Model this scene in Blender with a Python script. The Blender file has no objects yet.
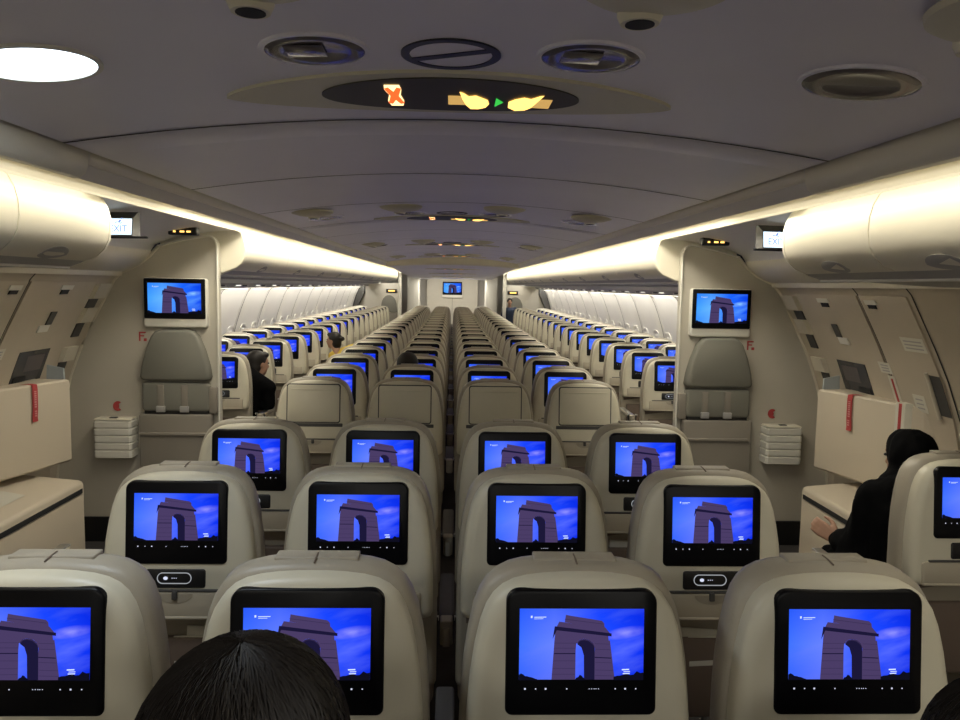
import bpy, bmesh, math, random
from mathutils import Vector, Matrix, noise
random.seed(7)
R = math.radians
col = bpy.context.scene.collection
sc = bpy.context.scene

# ---------------------------------------------------------------- materials
def mat(name, c, rough=.5, metal=0, bump=0, bscale=200, var=0, vscale=6, coat=0, spec=.5):
    m = bpy.data.materials.new(name); m.use_nodes = True
    nt = m.node_tree; b = nt.nodes['Principled BSDF']
    b.inputs['Base Color'].default_value = (*c, 1); b.inputs['Roughness'].default_value = rough
    b.inputs['Metallic'].default_value = metal
    b.inputs['Specular IOR Level'].default_value = spec
    if coat: b.inputs['Coat Weight'].default_value = coat; b.inputs['Coat Roughness'].default_value = .1
    tc = nt.nodes.new('ShaderNodeTexCoord')
    if var:
        n = nt.nodes.new('ShaderNodeTexNoise'); n.inputs['Scale'].default_value = vscale; n.inputs['Detail'].default_value = 4
        nt.links.new(tc.outputs['Object'], n.inputs['Vector'])
        r = nt.nodes.new('ShaderNodeValToRGB')
        r.color_ramp.elements[0].position = .3; r.color_ramp.elements[1].position = .7
        r.color_ramp.elements[0].color = (*[x*(1-var) for x in c], 1); r.color_ramp.elements[1].color = (*[min(1, x*(1+var)) for x in c], 1)
        nt.links.new(n.outputs['Fac'], r.inputs['Fac']); nt.links.new(r.outputs['Color'], b.inputs['Base Color'])
    if bump:
        n = nt.nodes.new('ShaderNodeTexNoise'); n.inputs['Scale'].default_value = bscale; n.inputs['Detail'].default_value = 3
        nt.links.new(tc.outputs['Object'], n.inputs['Vector'])
        bp = nt.nodes.new('ShaderNodeBump'); bp.inputs['Strength'].default_value = bump; bp.inputs['Distance'].default_value = .002
        nt.links.new(n.outputs['Fac'], bp.inputs['Height']); nt.links.new(bp.outputs['Normal'], b.inputs['Normal'])
    return m
def emit(name, c, s):
    m = bpy.data.materials.new(name); m.use_nodes = True; nt = m.node_tree; nt.nodes.clear()
    o = nt.nodes.new('ShaderNodeOutputMaterial'); e = nt.nodes.new('ShaderNodeEmission')
    e.inputs['Color'].default_value = (*c, 1); e.inputs['Strength'].default_value = s
    nt.links.new(e.outputs[0], o.inputs[0]); return m

M = {}
M['shell'] = mat('seat_shell_plastic', (.58, .545, .43), .42, var=.03, bump=.05, bscale=500)
M['leather'] = mat('taupe_leather', (.34, .305, .24), .45, bump=.25, bscale=350, var=.06, vscale=9)
M['lowback'] = mat('brown_lower_leather', (.15, .11, .085), .55, bump=.2, bscale=300)
M['tray'] = mat('tray_plastic', (.42, .375, .29), .5)
M['bezel'] = mat('black_gloss_bezel', (.003, .003, .004), .35, spec=.18)
M['black'] = mat('black_plastic', (.01, .01, .011), .4)
M['darkgrey'] = mat('dark_grey_padding', (.06, .058, .055), .6)
M['metal'] = mat('brushed_metal', (.6, .6, .58), .3, metal=1)
M['cream'] = mat('cream_panel', (.60, .555, .45), .5, var=.02)
M['white'] = mat('off_white_plastic', (.72, .70, .63), .45)
M['bin'] = mat('overhead_bin_cream', (.74, .70, .58), .4, var=.015)
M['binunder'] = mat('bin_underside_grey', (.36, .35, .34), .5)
M['ceil'] = mat('ceiling_panel', (.79, .77, .87), .4, var=.04, vscale=1.2)
M['ceil2'] = mat('ceiling_band', (.74, .70, .58), .45)
M['val'] = mat('valance_panel', (.66, .63, .58), .5)
M['dark'] = mat('dark_gap', (.02, .02, .02), .8)
M['wall'] = mat('sidewall_panel', (.66, .64, .59), .5, var=.03, vscale=3)
M['door'] = mat('door_lining', (.47, .41, .32), .55, var=.03, bump=.05)
M['bulk'] = mat('bulkhead_laminate', (.50, .47, .40), .5, var=.02)
M['carpet'] = mat('dark_carpet', (.05, .045, .045), .95, bump=.6, bscale=600)
M['slide'] = mat('slide_cover_beige', (.58, .51, .40), .5)
M['jump'] = mat('grey_jumpseat_cloth', (.20, .195, .165), .8, bump=.2, bscale=400)
M['jump2'] = mat('grey_jumpseat_base', (.25, .225, .19), .6)
M['red'] = mat('red_ribbon', (.42, .05, .05), .7)
M['redtxt'] = mat('faded_pink_lettering', (.62, .25, .24), .7)
M['paper'] = mat('white_paper', (.62, .60, .52), .7)
M['glass'] = mat('dark_window', (.05, .05, .055), .15)
M['olive'] = mat('olive_housing', (.60, .57, .44), .45)
M['lens'] = mat('dark_sign_lens', (.060, .055, .028), .5, spec=.2)
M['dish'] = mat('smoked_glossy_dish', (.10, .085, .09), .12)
M['hair'] = mat('black_hair', (.012, .009, .007), .55, spec=.35)
M['skin'] = mat('skin', (.42, .24, .16), .55)
M['cloth'] = mat('black_cloth', (.0035, .0035, .004), .95, spec=.08)
M['yellow'] = mat('yellow_cloth', (.6, .42, .06), .8)
M['maskw'] = mat('white_mask_fabric', (.7, .7, .7), .8)
M['denim'] = mat('dark_blue_cloth', (.03, .045, .09), .8)
M['bluegrey'] = mat('pale_blue_grey_card', (.36, .40, .42), .5)
M['e_amber'] = emit('sign_amber', (1, .55, .13), 2.2)
M['e_cream'] = emit('sign_cream', (1, .72, .32), 1.9)
M['e_orange'] = emit('sign_orange', (1, .10, .02), 1.6)
M['e_belt'] = emit('sign_dim_belt', (.55, .33, .10), 1.0)
M['e_green'] = emit('sign_green', (.05, .6, .08), .9)
M['e_exit'] = emit('exit_face', (.72, .88, 1), 1.6)
M['e_exittxt'] = emit('exit_letters', (.22, .30, .72), .9)
M['e_icon'] = emit('icon_white', (.75, .8, 1), .8)
M['e_pill'] = emit('remote_outline', (.8, .85, .9), .35)
M['e_lamp'] = emit('downlight_glow', (.78, .9, 1), 4.0)
M['e_read'] = emit('reading_panel_glow', (1, .97, .9), 1.2)
M['s_stone'] = emit('screen_stone', (.060, .040, .115), 1)
M['s_stone2'] = emit('screen_stone_dark', (.010, .008, .035), 1)
M['s_course'] = emit('screen_stone_courses', (.032, .022, .070), 1)
M['s_tree'] = emit('screen_trees', (.004, .004, .012), 1)
M['s_white'] = emit('screen_marks', (.55, .65, 1), 1.1)
m = bpy.data.materials.new('translucent_rail'); m.use_nodes = True; nt = m.node_tree
_t = nt.nodes.new('ShaderNodeBsdfTranslucent'); _t.inputs['Color'].default_value = (.85, .80, .66, 1); _mx = nt.nodes.new('ShaderNodeMixShader'); _mx.inputs[0].default_value = .35
nt.nodes['Principled BSDF'].inputs['Base Color'].default_value = (.74, .70, .58, 1)
nt.links.new(nt.nodes['Principled BSDF'].outputs[0], _mx.inputs[1]); nt.links.new(_t.outputs[0], _mx.inputs[2]); nt.links.new(_mx.outputs[0], nt.nodes['Material Output'].inputs[0])
M['lensrail'] = m
def sky_screen(name, k, green):
    m = bpy.data.materials.new(name); m.use_nodes = True; nt = m.node_tree; nt.nodes.clear(); L = nt.links
    o = nt.nodes.new('ShaderNodeOutputMaterial'); e = nt.nodes.new('ShaderNodeEmission'); L.new(e.outputs[0], o.inputs[0])
    uv = nt.nodes.new('ShaderNodeUVMap'); uv.uv_map = 'UVMap'
    sx = nt.nodes.new('ShaderNodeSeparateXYZ'); L.new(uv.outputs[0], sx.inputs[0])
    # horizontal change of the picture's sky: lilac blue at the left, deep blue at the right
    r = nt.nodes.new('ShaderNodeValToRGB'); cr = r.color_ramp
    cr.elements[0].position = 0; cr.elements[0].color = (.045, .15*green, 1, 1)
    cr.elements[1].position = 1; cr.elements[1].color = (.004, .03*green, .80, 1)
    x = cr.elements.new(.28); x.color = (.12, .20*green, 1, 1)
    x = cr.elements.new(.65); x.color = (.015, .075*green, 1, 1)
    L.new(sx.outputs[0], r.inputs['Fac'])
    mp0 = nt.nodes.new('ShaderNodeMapping'); mp0.inputs['Rotation'].default_value = (0, 0, R(-30)); L.new(uv.outputs[0], mp0.inputs['Vector'])
    mp = nt.nodes.new('ShaderNodeMapping'); mp.inputs['Scale'].default_value = (1.1, 2.8, 1); L.new(mp0.outputs[0], mp.inputs['Vector'])
    n = nt.nodes.new('ShaderNodeTexNoise'); n.inputs['Scale'].default_value = 1.4; n.inputs['Detail'].default_value = 5
    L.new(mp.outputs[0], n.inputs['Vector'])
    r2 = nt.nodes.new('ShaderNodeValToRGB'); r2.color_ramp.elements[0].position = .48; r2.color_ramp.elements[1].position = .75
    L.new(n.outputs['Fac'], r2.inputs['Fac'])
    # bright cloud streak right of the arch
    vs = nt.nodes.new('ShaderNodeVectorMath'); vs.operation = 'SUBTRACT'; vs.inputs[1].default_value = (.85, .66, 0); L.new(uv.outputs[0], vs.inputs[0])
    m0 = nt.nodes.new('ShaderNodeMapping'); m0.inputs['Rotation'].default_value = (0, 0, R(-20)); L.new(vs.outputs[0], m0.inputs['Vector'])
    m2 = nt.nodes.new('ShaderNodeMapping'); m2.inputs['Scale'].default_value = (6.5, 15, 1); L.new(m0.outputs[0], m2.inputs['Vector'])
    ln = nt.nodes.new('ShaderNodeVectorMath'); ln.operation = 'LENGTH'; L.new(m2.outputs[0], ln.inputs[0])
    mr = nt.nodes.new('ShaderNodeMapRange'); mr.inputs['From Min'].default_value = 1.3; mr.inputs['From Max'].default_value = 0; L.new(ln.outputs['Value'], mr.inputs['Value'])
    mx = nt.nodes.new('ShaderNodeMix'); mx.data_type = 'RGBA'; mx.inputs['B'].default_value = (.16, .22*green, .95, 1)
    ms = nt.nodes.new('ShaderNodeMath'); ms.operation = 'MULTIPLY'; ms.inputs[1].default_value = .45
    L.new(r2.outputs['Color'], ms.inputs[0]); L.new(ms.outputs[0], mx.inputs['Factor']); L.new(r.outputs['Color'], mx.inputs['A'])
    mx2 = nt.nodes.new('ShaderNodeMix'); mx2.data_type = 'RGBA'; mx2.inputs['B'].default_value = (.50, .45*green, .95, 1)
    mm = nt.nodes.new('ShaderNodeMath'); mm.operation = 'MULTIPLY'; L.new(mr.outputs[0], mm.inputs[0])
    n3 = nt.nodes.new('ShaderNodeTexNoise'); n3.inputs['Scale'].default_value = 9; L.new(uv.outputs[0], n3.inputs['Vector']); L.new(n3.outputs['Fac'], mm.inputs[1])
    L.new(mm.outputs[0], mx2.inputs['Factor']); L.new(mx.outputs['Result'], mx2.inputs['A'])
    rv = nt.nodes.new('ShaderNodeValToRGB'); rv.color_ramp.elements[0].color = (.75, .75, .85, 1); rv.color_ramp.elements[1].color = (.45, .62, .85, 1); rv.color_ramp.elements[1].position = 1
    xv = rv.color_ramp.elements.new(.5); xv.color = (1.0, 1.0, 1, 1); L.new(sx.outputs[1], rv.inputs['Fac'])
    mv = nt.nodes.new('ShaderNodeMix'); mv.data_type = 'RGBA'; mv.blend_type = 'MULTIPLY'; mv.inputs['Factor'].default_value = 1
    L.new(mx2.outputs['Result'], mv.inputs['A']); L.new(rv.outputs['Color'], mv.inputs['B'])
    L.new(mv.outputs['Result'], e.inputs['Color']); e.inputs['Strength'].default_value = k
    return m
M['s_sky'] = sky_screen('screen_sky', 1.0, 1.0)
M['s_skymon'] = sky_screen('monitor_sky', 1.0, 2.1)

# ---------------------------------------------------------------- helpers
def link(name, me, parent=None, mats=()):
    o = bpy.data.objects.new(name, me); col.objects.link(o)
    for m in mats: me.materials.append(m)
    if parent: o.parent = parent
    return o
def obj(name, bm, m, parent=None, smooth=True, angle=35):
    bmesh.ops.recalc_face_normals(bm, faces=bm.faces)
    me = bpy.data.meshes.new(name)
    for f in bm.faces: f.smooth = smooth
    if smooth:
        for e in bm.edges:
            if len(e.link_faces) == 2 and e.calc_face_angle(0) > R(angle): e.smooth = False
    bm.to_mesh(me); bm.free()
    ms = m if isinstance(m, (list, tuple)) else [m]
    return link(name, me, parent, ms)
def tag(o, label, cat, group=None):
    o['label'] = label; o['category'] = cat
    if group: o['group'] = group
    return o
def thing(name, label, cat, loc=(0, 0, 0), rz=0, group=None):
    o = bpy.data.objects.new(name, None); col.objects.link(o); o.empty_display_size = .1
    o.location = loc; o.rotation_euler = (0, 0, rz)
    return tag(o, label, cat, group)
def struct(o): o['kind'] = 'structure'; return o
def box(bm, x0, x1, y0, y1, z0, z1, bev=0, mi=0):
    v = [bm.verts.new((x, y, z)) for x in (x0, x1) for y in (y0, y1) for z in (z0, z1)]
    fs = [bm.faces.new([v[i] for i in q]) for q in ((0, 1, 3, 2), (4, 6, 7, 5), (0, 4, 5, 1), (2, 3, 7, 6), (0, 2, 6, 4), (1, 5, 7, 3))]
    for f in fs: f.material_index = mi
    if bev:
        es = list({e for f in fs for e in f.edges})
        bmesh.ops.bevel(bm, geom=es, offset=bev, segments=3, affect='EDGES', profile=.5)
def loft(bm, rings, cap0=True, cap1=True, mi=0, closed=True):
    vr = [[bm.verts.new(p) for p in r] for r in rings]
    n = len(vr[0])
    for a, b in zip(vr, vr[1:]):
        for i in range(n if closed else n-1):
            f = bm.faces.new((a[i], a[(i+1) % n], b[(i+1) % n], b[i])); f.material_index = mi
    if cap0: bm.faces.new(vr[0]).material_index = mi
    if cap1: bm.faces.new(list(reversed(vr[-1]))).material_index = mi
def rrect(w, h, r, n=6, cx=0, cz=0, rb=None):
    rb = r if rb is None else rb; pts = []
    for (sx, sz, a0, rr) in ((1, 1, 0, r), (-1, 1, 90, r), (-1, -1, 180, rb), (1, -1, 270, rb)):
        for k in range(n+1):
            a = R(a0+90*k/n); pts.append((cx+sx*(w/2-rr)+rr*math.cos(a), cz+sz*(h/2-rr)+rr*math.sin(a)))
    return pts
def plate(bm, pts, y0, y1, ch=.002, mi=0, cx=0, cz=0):
    """solid plate in the XZ plane from y0 (rear) to y1 (front, facing -Y) with a chamfered front edge"""
    def sc_(k):
        xs = [p[0] for p in pts]; zs = [p[1] for p in pts]; ax = (max(xs)+min(xs))/2; az = (max(zs)+min(zs))/2
        hx = (max(xs)-min(xs))/2; hz = (max(zs)-min(zs))/2
        return [(ax+(p[0]-ax)*(1-k/hx), az+(p[1]-az)*(1-k/hz)) for p in pts]
    s = 1 if y1 < y0 else -1
    loft(bm, [[(x, y0, z) for x, z in pts], [(x, y1+s*ch, z) for x, z in pts], [(x, y1+s*ch*.3, z) for x, z in sc_(ch*.4)], [(x, y1, z) for x, z in sc_(ch)]], mi=mi)
def poly(bm, pts, mi=0):
    f = bm.faces.new([bm.verts.new(p) for p in pts]); f.material_index = mi; return f
def tube(bm, pts, r, n=8, mi=0):
    rings = []
    P = [Vector(p) for p in pts]
    for i, p in enumerate(P):
        t = (P[min(i+1, len(P)-1)]-P[max(i-1, 0)]).normalized()
        a = Vector((0, 0, 1)) if abs(t.z) < .9 else Vector((1, 0, 0))
        u = t.cross(a).normalized(); w = t.cross(u)
        rr = r[i] if isinstance(r, (list, tuple)) else r
        rings.append([p+u*rr*math.cos(2*math.pi*k/n)+w*rr*math.sin(2*math.pi*k/n) for k in range(n)])
    loft(bm, rings, mi=mi)
def disc(bm, c, rx, ry, z0, z1, n=40, mi=0, ch=0):
    """vertical axis disc from z0 to z1"""
    f = lambda k, z: [(c[0]+(rx-k)*math.cos(2*math.pi*i/n), c[1]+(ry-k)*math.sin(2*math.pi*i/n), z) for i in range(n)]
    if ch: loft(bm, [f(0, z0), f(0, z1+(z0-z1)*.5), f(ch, z1)], mi=mi)
    else: loft(bm, [f(0, z0), f(0, z1)], mi=mi)
def ring(bm, c, rx, ry, w, z0, z1, n=48, mi=0):
    f = lambda k, z: [(c[0]+(rx-k)*math.cos(2*math.pi*i/n), c[1]+(ry-k)*math.sin(2*math.pi*i/n), z) for i in range(n)]
    rs = [f(0, z0), f(0, z1), f(w, z1), f(w, z0), f(0, z0)]
    loft(bm, rs, cap0=False, cap1=False, mi=mi)
    bmesh.ops.remove_doubles(bm, verts=bm.verts, dist=1e-6)
def sweep(bm, prof, y0, y1, s=1, mi=0, closed=False, cap=False, step=None):
    """extrude an XZ profile along Y; s mirrors X"""
    n = 1 if not step else max(1, int((y1-y0)/step))
    rs = [[(s*x, y0+(y1-y0)*k/n, z) for x, z in prof] for k in range(n+1)]
    loft(bm, rs, cap0=cap, cap1=cap, mi=mi, closed=closed)
def text_mesh(txt, size, extrude=.0004):
    cu = bpy.data.curves.new('t', 'FONT'); cu.body = txt; cu.size = size; cu.extrude = extrude; cu.align_x = 'CENTER'; cu.align_y = 'CENTER'
    o = bpy.data.objects.new('t', cu); col.objects.link(o)
    dg = bpy.context.evaluated_depsgraph_get(); me = bpy.data.meshes.new_from_object(o.evaluated_get(dg))
    bpy.data.objects.remove(o); bpy.data.curves.remove(cu); me.materials.clear(); return me

CEIL = lambda x, y=0: (2.17-.086*(x/1.05)**2) if y < 12.9 else (2.05-.0175*(y-12.9)-.03*(x/1.05)**2)

# ---------------------------------------------------------------- the shell of the cabin
Y0, Y1, YM = -2.6, 22.4, 12.9
bm = bmesh.new(); box(bm, -2.7, 2.7, Y0, Y1, -.06, 0); struct(obj('floor', bm, M['carpet'], smooth=False))
bm = bmesh.new()
xs = [-1.05+2.1*i/20 for i in range(21)]
loft(bm, [[(x, y, CEIL(x, 0)) for x in xs]+[(x, y, CEIL(x, 0)+.03) for x in reversed(xs)] for y in (Y0, YM)])
struct(obj('ceiling', bm, M['ceil']))
bm = bmesh.new()
xs = [-1.06+2.12*i/20 for i in range(21)]
loft(bm, [[(x, y, CEIL(x, y)) for x in xs]+[(x, y, CEIL(x, y)+.03) for x in reversed(xs)] for y in (YM, 17, Y1)])
struct(obj('ceiling', bm, M['ceil']))
# thin joints between ceiling panels
bm = bmesh.new()
for y in (2.17, 3.2, 4.28, 5.35, 6.4, 7.5, 8.55, 9.6, 10.7, 11.75):
    xs = [-1.05+2.1*i/16 for i in range(17)]
    w = .006
    loft(bm, [[(x, y-w, CEIL(x)-.0015) for x in xs], [(x, y+w, CEIL(x)-.0015) for x in xs]], cap0=False, cap1=False, closed=False)
struct(obj('trim_1', bm, M['dark'], smooth=False))
# the raised rib across the nearest ceiling panels
bm = bmesh.new()
for y in (2.2, 5.4):
    xs = [-1.03+2.06*i/16 for i in range(17)]
    loft(bm, [[(x, y, CEIL(x)-.001) for x in xs], [(x, y+.02, CEIL(x)-.006) for x in xs], [(x, y+.16, CEIL(x)-.006) for x in xs], [(x, y+.18, CEIL(x)-.001) for x in xs]], cap0=False, cap1=False, closed=False)
struct(obj('trim_2', bm, M['ceil']))
# the cream header that crosses the cabin where the ceiling drops
bm = bmesh.new()
xs = [-1.10+2.20*i/24 for i in range(25)]
zt = lambda x: 2.10-.035*(x/1.1)**2
loft(bm, [[(x, 12.78, CEIL(min(1.05, abs(x)))+.01) for x in xs], [(x, 12.80, zt(x)) for x in xs], [(x, 12.84, zt(x)-.045) for x in xs], [(x, 13.0, zt(x)-.055) for x in xs], [(x, 13.12, zt(x)-.03) for x in xs]], cap0=False, cap1=False, closed=False)
struct(obj('trim_3', bm, M['ceil2']))
for s, side in ((-1, 'left'), (1, 'right')):
    # dark joint and rolled valance at the edge of the ceiling
    bm = bmesh.new(); sweep(bm, [(1.045, 2.10), (1.07, 2.105), (1.085, 2.10)], Y0, 20.6, s); struct(obj('trim_4', bm, M['dark'], smooth=False))
    bm = bmesh.new(); sweep(bm, [(1.072, 2.10), (1.070, 2.078), (1.072, 2.05), (1.080, 2.028), (1.095, 2.015), (1.115, 2.013), (1.125, 2.02)], Y0, 2.36, s)
    struct(obj('trim_5', bm, M['ceil2']))
    bm = bmesh.new(); sweep(bm, [(1.072, 2.10), (1.070, 2.082), (1.074, 2.066), (1.084, 2.057), (1.094, 2.058), (1.098, 2.066)], 2.37, 20.6, s)
    struct(obj('trim_6', bm, M['ceil2']))
    bm = bmesh.new(); sweep(bm, [(1.092, 2.064), (1.10, 2.050), (1.122, 2.018), (1.128, 2.02)], Y0, 20.6, s); struct(obj('trim_7', bm, M['val']))
    # cream light rail below the cove lamp
    bm = bmesh.new(); sweep(bm, [(1.124, 2.022), (1.120, 2.004), (1.124, 1.990), (1.135, 1.984), (1.147, 1.988), (1.152, 1.998)], Y0, 19.4, s)
    struct(obj('trim_8', bm, M['lensrail']))
    # inside of the light cove
    bm = bmesh.new(); sweep(bm, [(1.13, 2.02), (1.13, 2.14), (1.44, 2.14), (1.44, 2.06)], Y0, 3.12, s); struct(obj('trim_9', bm, M['white']))
    bm = bmesh.new(); sweep(bm, [(1.13, 2.02), (1.13, 2.14), (1.44, 2.14), (1.44, 2.06)], 5.1, 19.4, s); struct(obj('trim_9', bm, M['white']))
    bm = bmesh.new(); sweep(bm, [(1.13, 2.02), (1.13, 2.14), (1.29, 2.14), (1.31, 2.055)], 3.12, 5.1, s); struct(obj('trim_9', bm, M['white']))

# ceiling and upper lining above the exit doors
DOORP = [(2.11, 1.765), (2.16, 1.71), (2.24, 1.56), (2.30, 1.445), (2.37, 1.30), (2.45, 1.09), (2.52, .80), (2.56, .40), (2.52, 0)]
def door_x(z):
    for (xa, za), (xb, zb) in zip(DOORP, DOORP[1:]):
        if zb <= z <= za: return xa+(xb-xa)*(za-z)/(za-zb)
    return 2.1
for s in (-1, 1):
    bm = bmesh.new(); sweep(bm, [(1.30, 2.055), (1.56, 2.03), (1.80, 1.985), (1.90, 1.945), (1.93, 1.90)], 3.0, 5.06, s); struct(obj('ceiling', bm, M['val']))
    bm = bmesh.new(); sweep(bm, [(1.925, 1.905), (1.93, 1.875), (1.955, 1.845), (2.0, 1.812), (2.05, 1.785), (2.10, 1.768), (2.11, 1.74)], 3.0, 5.06, s); struct(obj('trim_10', bm, M['cream']))

# side walls of the exit area with door and panel joints
for s, side in ((-1, 'left'), (1, 'right')):
    bm = bmesh.new(); sweep(bm, DOORP, Y0, 5.06, s); struct(obj('wall_'+side, bm, M['door']))
    bm = bmesh.new()
    for y in (3.57, 4.06, 2.75, 1.9):
        for (xa, za), (xb, zb) in zip(DOORP, DOORP[1:]):
            poly(bm, [(s*(xa-.003), y-.006, za), (s*(xa-.003), y+.006, za), (s*(xb-.003), y+.006, zb), (s*(xb-.003), y-.006, zb)])
    struct(obj('trim_11', bm, M['dark'], smooth=False))

# bulkheads behind the exit doors
BK = [(1.505, 0), (1.505, 1.93), (1.508, 1.955), (1.518, 1.98), (1.535, 1.998), (1.56, 2.003), (1.72, 1.975), (1.87, 1.935), (1.93, 1.87), (2.0, 1.815), (2.11, 1.765), (2.16, 1.71), (2.24, 1.56), (2.30, 1.445), (2.37, 1.30), (2.45, 1.09), (2.52, .80), (2.56, .40), (2.52, 0)]
for s, side in ((-1, 'left'), (1, 'right')):
    bm = bmesh.new()
    loft(bm, [[(s*x, y, z) for x, z in BK] for y in (5.05, 5.12)])
    struct(obj('wall_'+('front_left' if s < 0 else 'front_right'), bm, M['bulk'], angle=60))
    bm = bmesh.new()   # edge trim following the bulkhead outline
    tube(bm, [(s*x, 5.045, z) for x, z in BK[7:-1]], .011, 8)
    struct(obj('trim_12', bm, M['cream']))
    bm = bmesh.new(); tube(bm, [(s*(x-.002), 5.04, z) for x, z in BK[:8]], .007, 8); struct(obj('trim_13', bm, M['white']))
    bm = bmesh.new(); box(bm, *sorted((s*1.51, s*2.52)), 5.035, 5.05, 0, .165); struct(obj('baseboard_'+side, bm, M['black']))

# side walls aft of the bulkheads
WP = [(2.395, 1.648), (2.40, 1.63), (2.425, 1.60), (2.46, 1.53), (2.51, 1.40), (2.56, 1.25), (2.60, 1.10), (2.625, .90), (2.63, .60), (2.60, .25), (2.55, 0)]
def wall_x(z):
    for (xa, za), (xb, zb) in zip(WP, WP[1:]):
        if zb <= z <= za: return xa+(xb-xa)*(za-z)/(za-zb)
    return 2.4
wn = 0
for s, side in ((-1, 'left'), (1, 'right')):
    y = 5.12; k = 0
    while y < 20.3:
        ya, yb = y, min(y+1.07, 20.35)
        rs = []
        nn = 20
        for i in range(nn+1):
            t = i/nn; yy = ya+(yb-ya)*t
            e = .045*max(0, 1-min(t, 1-t)*6)**1.5      # each panel rolls back into its joint
            rs.append([(s*(x+e), yy, z) for x, z in WP])
        bm = bmesh.new(); loft(bm, rs, cap0=False, cap1=False, closed=False)
        struct(obj('wall_'+side, bm, M['wall']))
        for yc in (ya+.27, ya+.80):
            if yc > 20.2: continue
            wn += 1
            fr = bmesh.new()
            zc, hw, hh = 1.0, .135, .20
            outer = rrect(2*hw, 2*hh, .07, 5); inner = rrect(2*hw-.05, 2*hh-.05, .05, 5)
            f = lambda pts, off: [(s*(wall_x(zc+q)+off), yc+p, zc+q) for p, q in pts]
            loft(fr, [f(outer, -.001), f(outer, -.012), f(inner, -.010), f(inner, .002)], cap0=False, cap1=False)
            w = struct(obj('window_%d' % wn, fr, M['white']))
            sh = bmesh.new(); loft(sh, [f(inner, -.003), f(inner, .004)]); obj('window_shade', sh, M['wall'], w)
            hb = bmesh.new(); xx = wall_x(zc+.14)
            box(hb, *sorted((s*(xx-.014), s*(xx-.003))), yc-.03, yc+.03, zc+.125, zc+.14, .002); obj('shade_handle', hb, M['white'], w)
        y += 1.07; k += 1
    # dark joints between panels
    bm = bmesh.new(); y = 5.12+1.07
    while y < 20.3:
        for (xa, za), (xb, zb) in zip(WP, WP[1:]):
            poly(bm, [(s*(xa+.016), y-.012, za), (s*(xa+.016), y+.012, za), (s*(xb+.016), y+.012, zb), (s*(xb+.016), y-.012, zb)])
        y += 1.07
    struct(obj('trim_14', bm, M['darkgrey'], smooth=False))
    # lamp ledge and ceiling between the bins and the wall
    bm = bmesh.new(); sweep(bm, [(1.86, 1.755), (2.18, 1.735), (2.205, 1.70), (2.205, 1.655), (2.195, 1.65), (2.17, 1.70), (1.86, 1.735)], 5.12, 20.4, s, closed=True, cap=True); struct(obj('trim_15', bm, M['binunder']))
    bm = bmesh.new(); sweep(bm, [(2.19, 1.72), (2.24, 1.745), (2.36, 1.745), (2.42, 1.70), (2.42, 1.66), (2.40, 1.64)], 5.12, 20.4, s); struct(obj('trim_16', bm, M['white']))
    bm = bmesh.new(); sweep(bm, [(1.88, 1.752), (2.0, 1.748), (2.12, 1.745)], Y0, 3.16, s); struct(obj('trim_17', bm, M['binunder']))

# far end of the cabin
bm = bmesh.new(); box(bm, -.72, .72, 22.1, 22.2, 0, 1.95); struct(obj('wall_back', bm, M['bulk'], smooth=False))
bm = bmesh.new(); box(bm, -.004, .004, 22.094, 22.1, 0, 1.5); struct(obj('trim_18', bm, M['darkgrey'], smooth=False))
bm = bmesh.new(); box(bm, -2.7, 2.7, Y1, Y1+.06, 0, 2.2); struct(obj('wall_back', bm, M['val'], smooth=False))
bm = bmesh.new(); box(bm, -2.7, 2.7, Y0-.06, Y0, 0, 2.2); struct(obj('wall_front', bm, M['val'], smooth=False))
for s, side in ((-1, 'left'), (1, 'right')):
    bm = bmesh.new(); box(bm, *sorted((s*.90, s*1.22)), 21.0, 22.3, 0, 1.93, .02); struct(obj('wall_galley_'+side, bm, M['white']))
    bm = bmesh.new(); box(bm, *sorted((s*1.27, s*1.36)), 19.5, 19.62, 0, 2.06, .015); struct(obj('wall_post_'+side, bm, M['white']))
    bm = bmesh.new(); loft(bm, [[(s*x, y, z) for x, z in [(1.42, 0), (1.42, 1.75), (2.3, 1.72), (2.46, 1.5), (2.56, 1.2), (2.6, .8), (2.55, 0)]] for y in (20.5, 20.58)]); struct(obj('wall_rear_'+side, bm, M['bulk'], smooth=False))
    bm = bmesh.new(); loft(bm, [[(s*x, y, z) for x, z in [(2.28, 1.66), (2.42, 1.6), (2.56, 1.2), (2.6, .8), (2.5, .8), (2.42, 1.2), (2.28, 1.5)]] for y in (20.2, 20.49)]); struct(obj('trim_19', bm, M['darkgrey'], smooth=False))
    bm = bmesh.new(); sweep(bm, [(1.22, 2.0), (2.3, 1.9), (2.5, 1.6)], 19.4, Y1, s); struct(obj('ceiling', bm, M['bin']))

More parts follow.
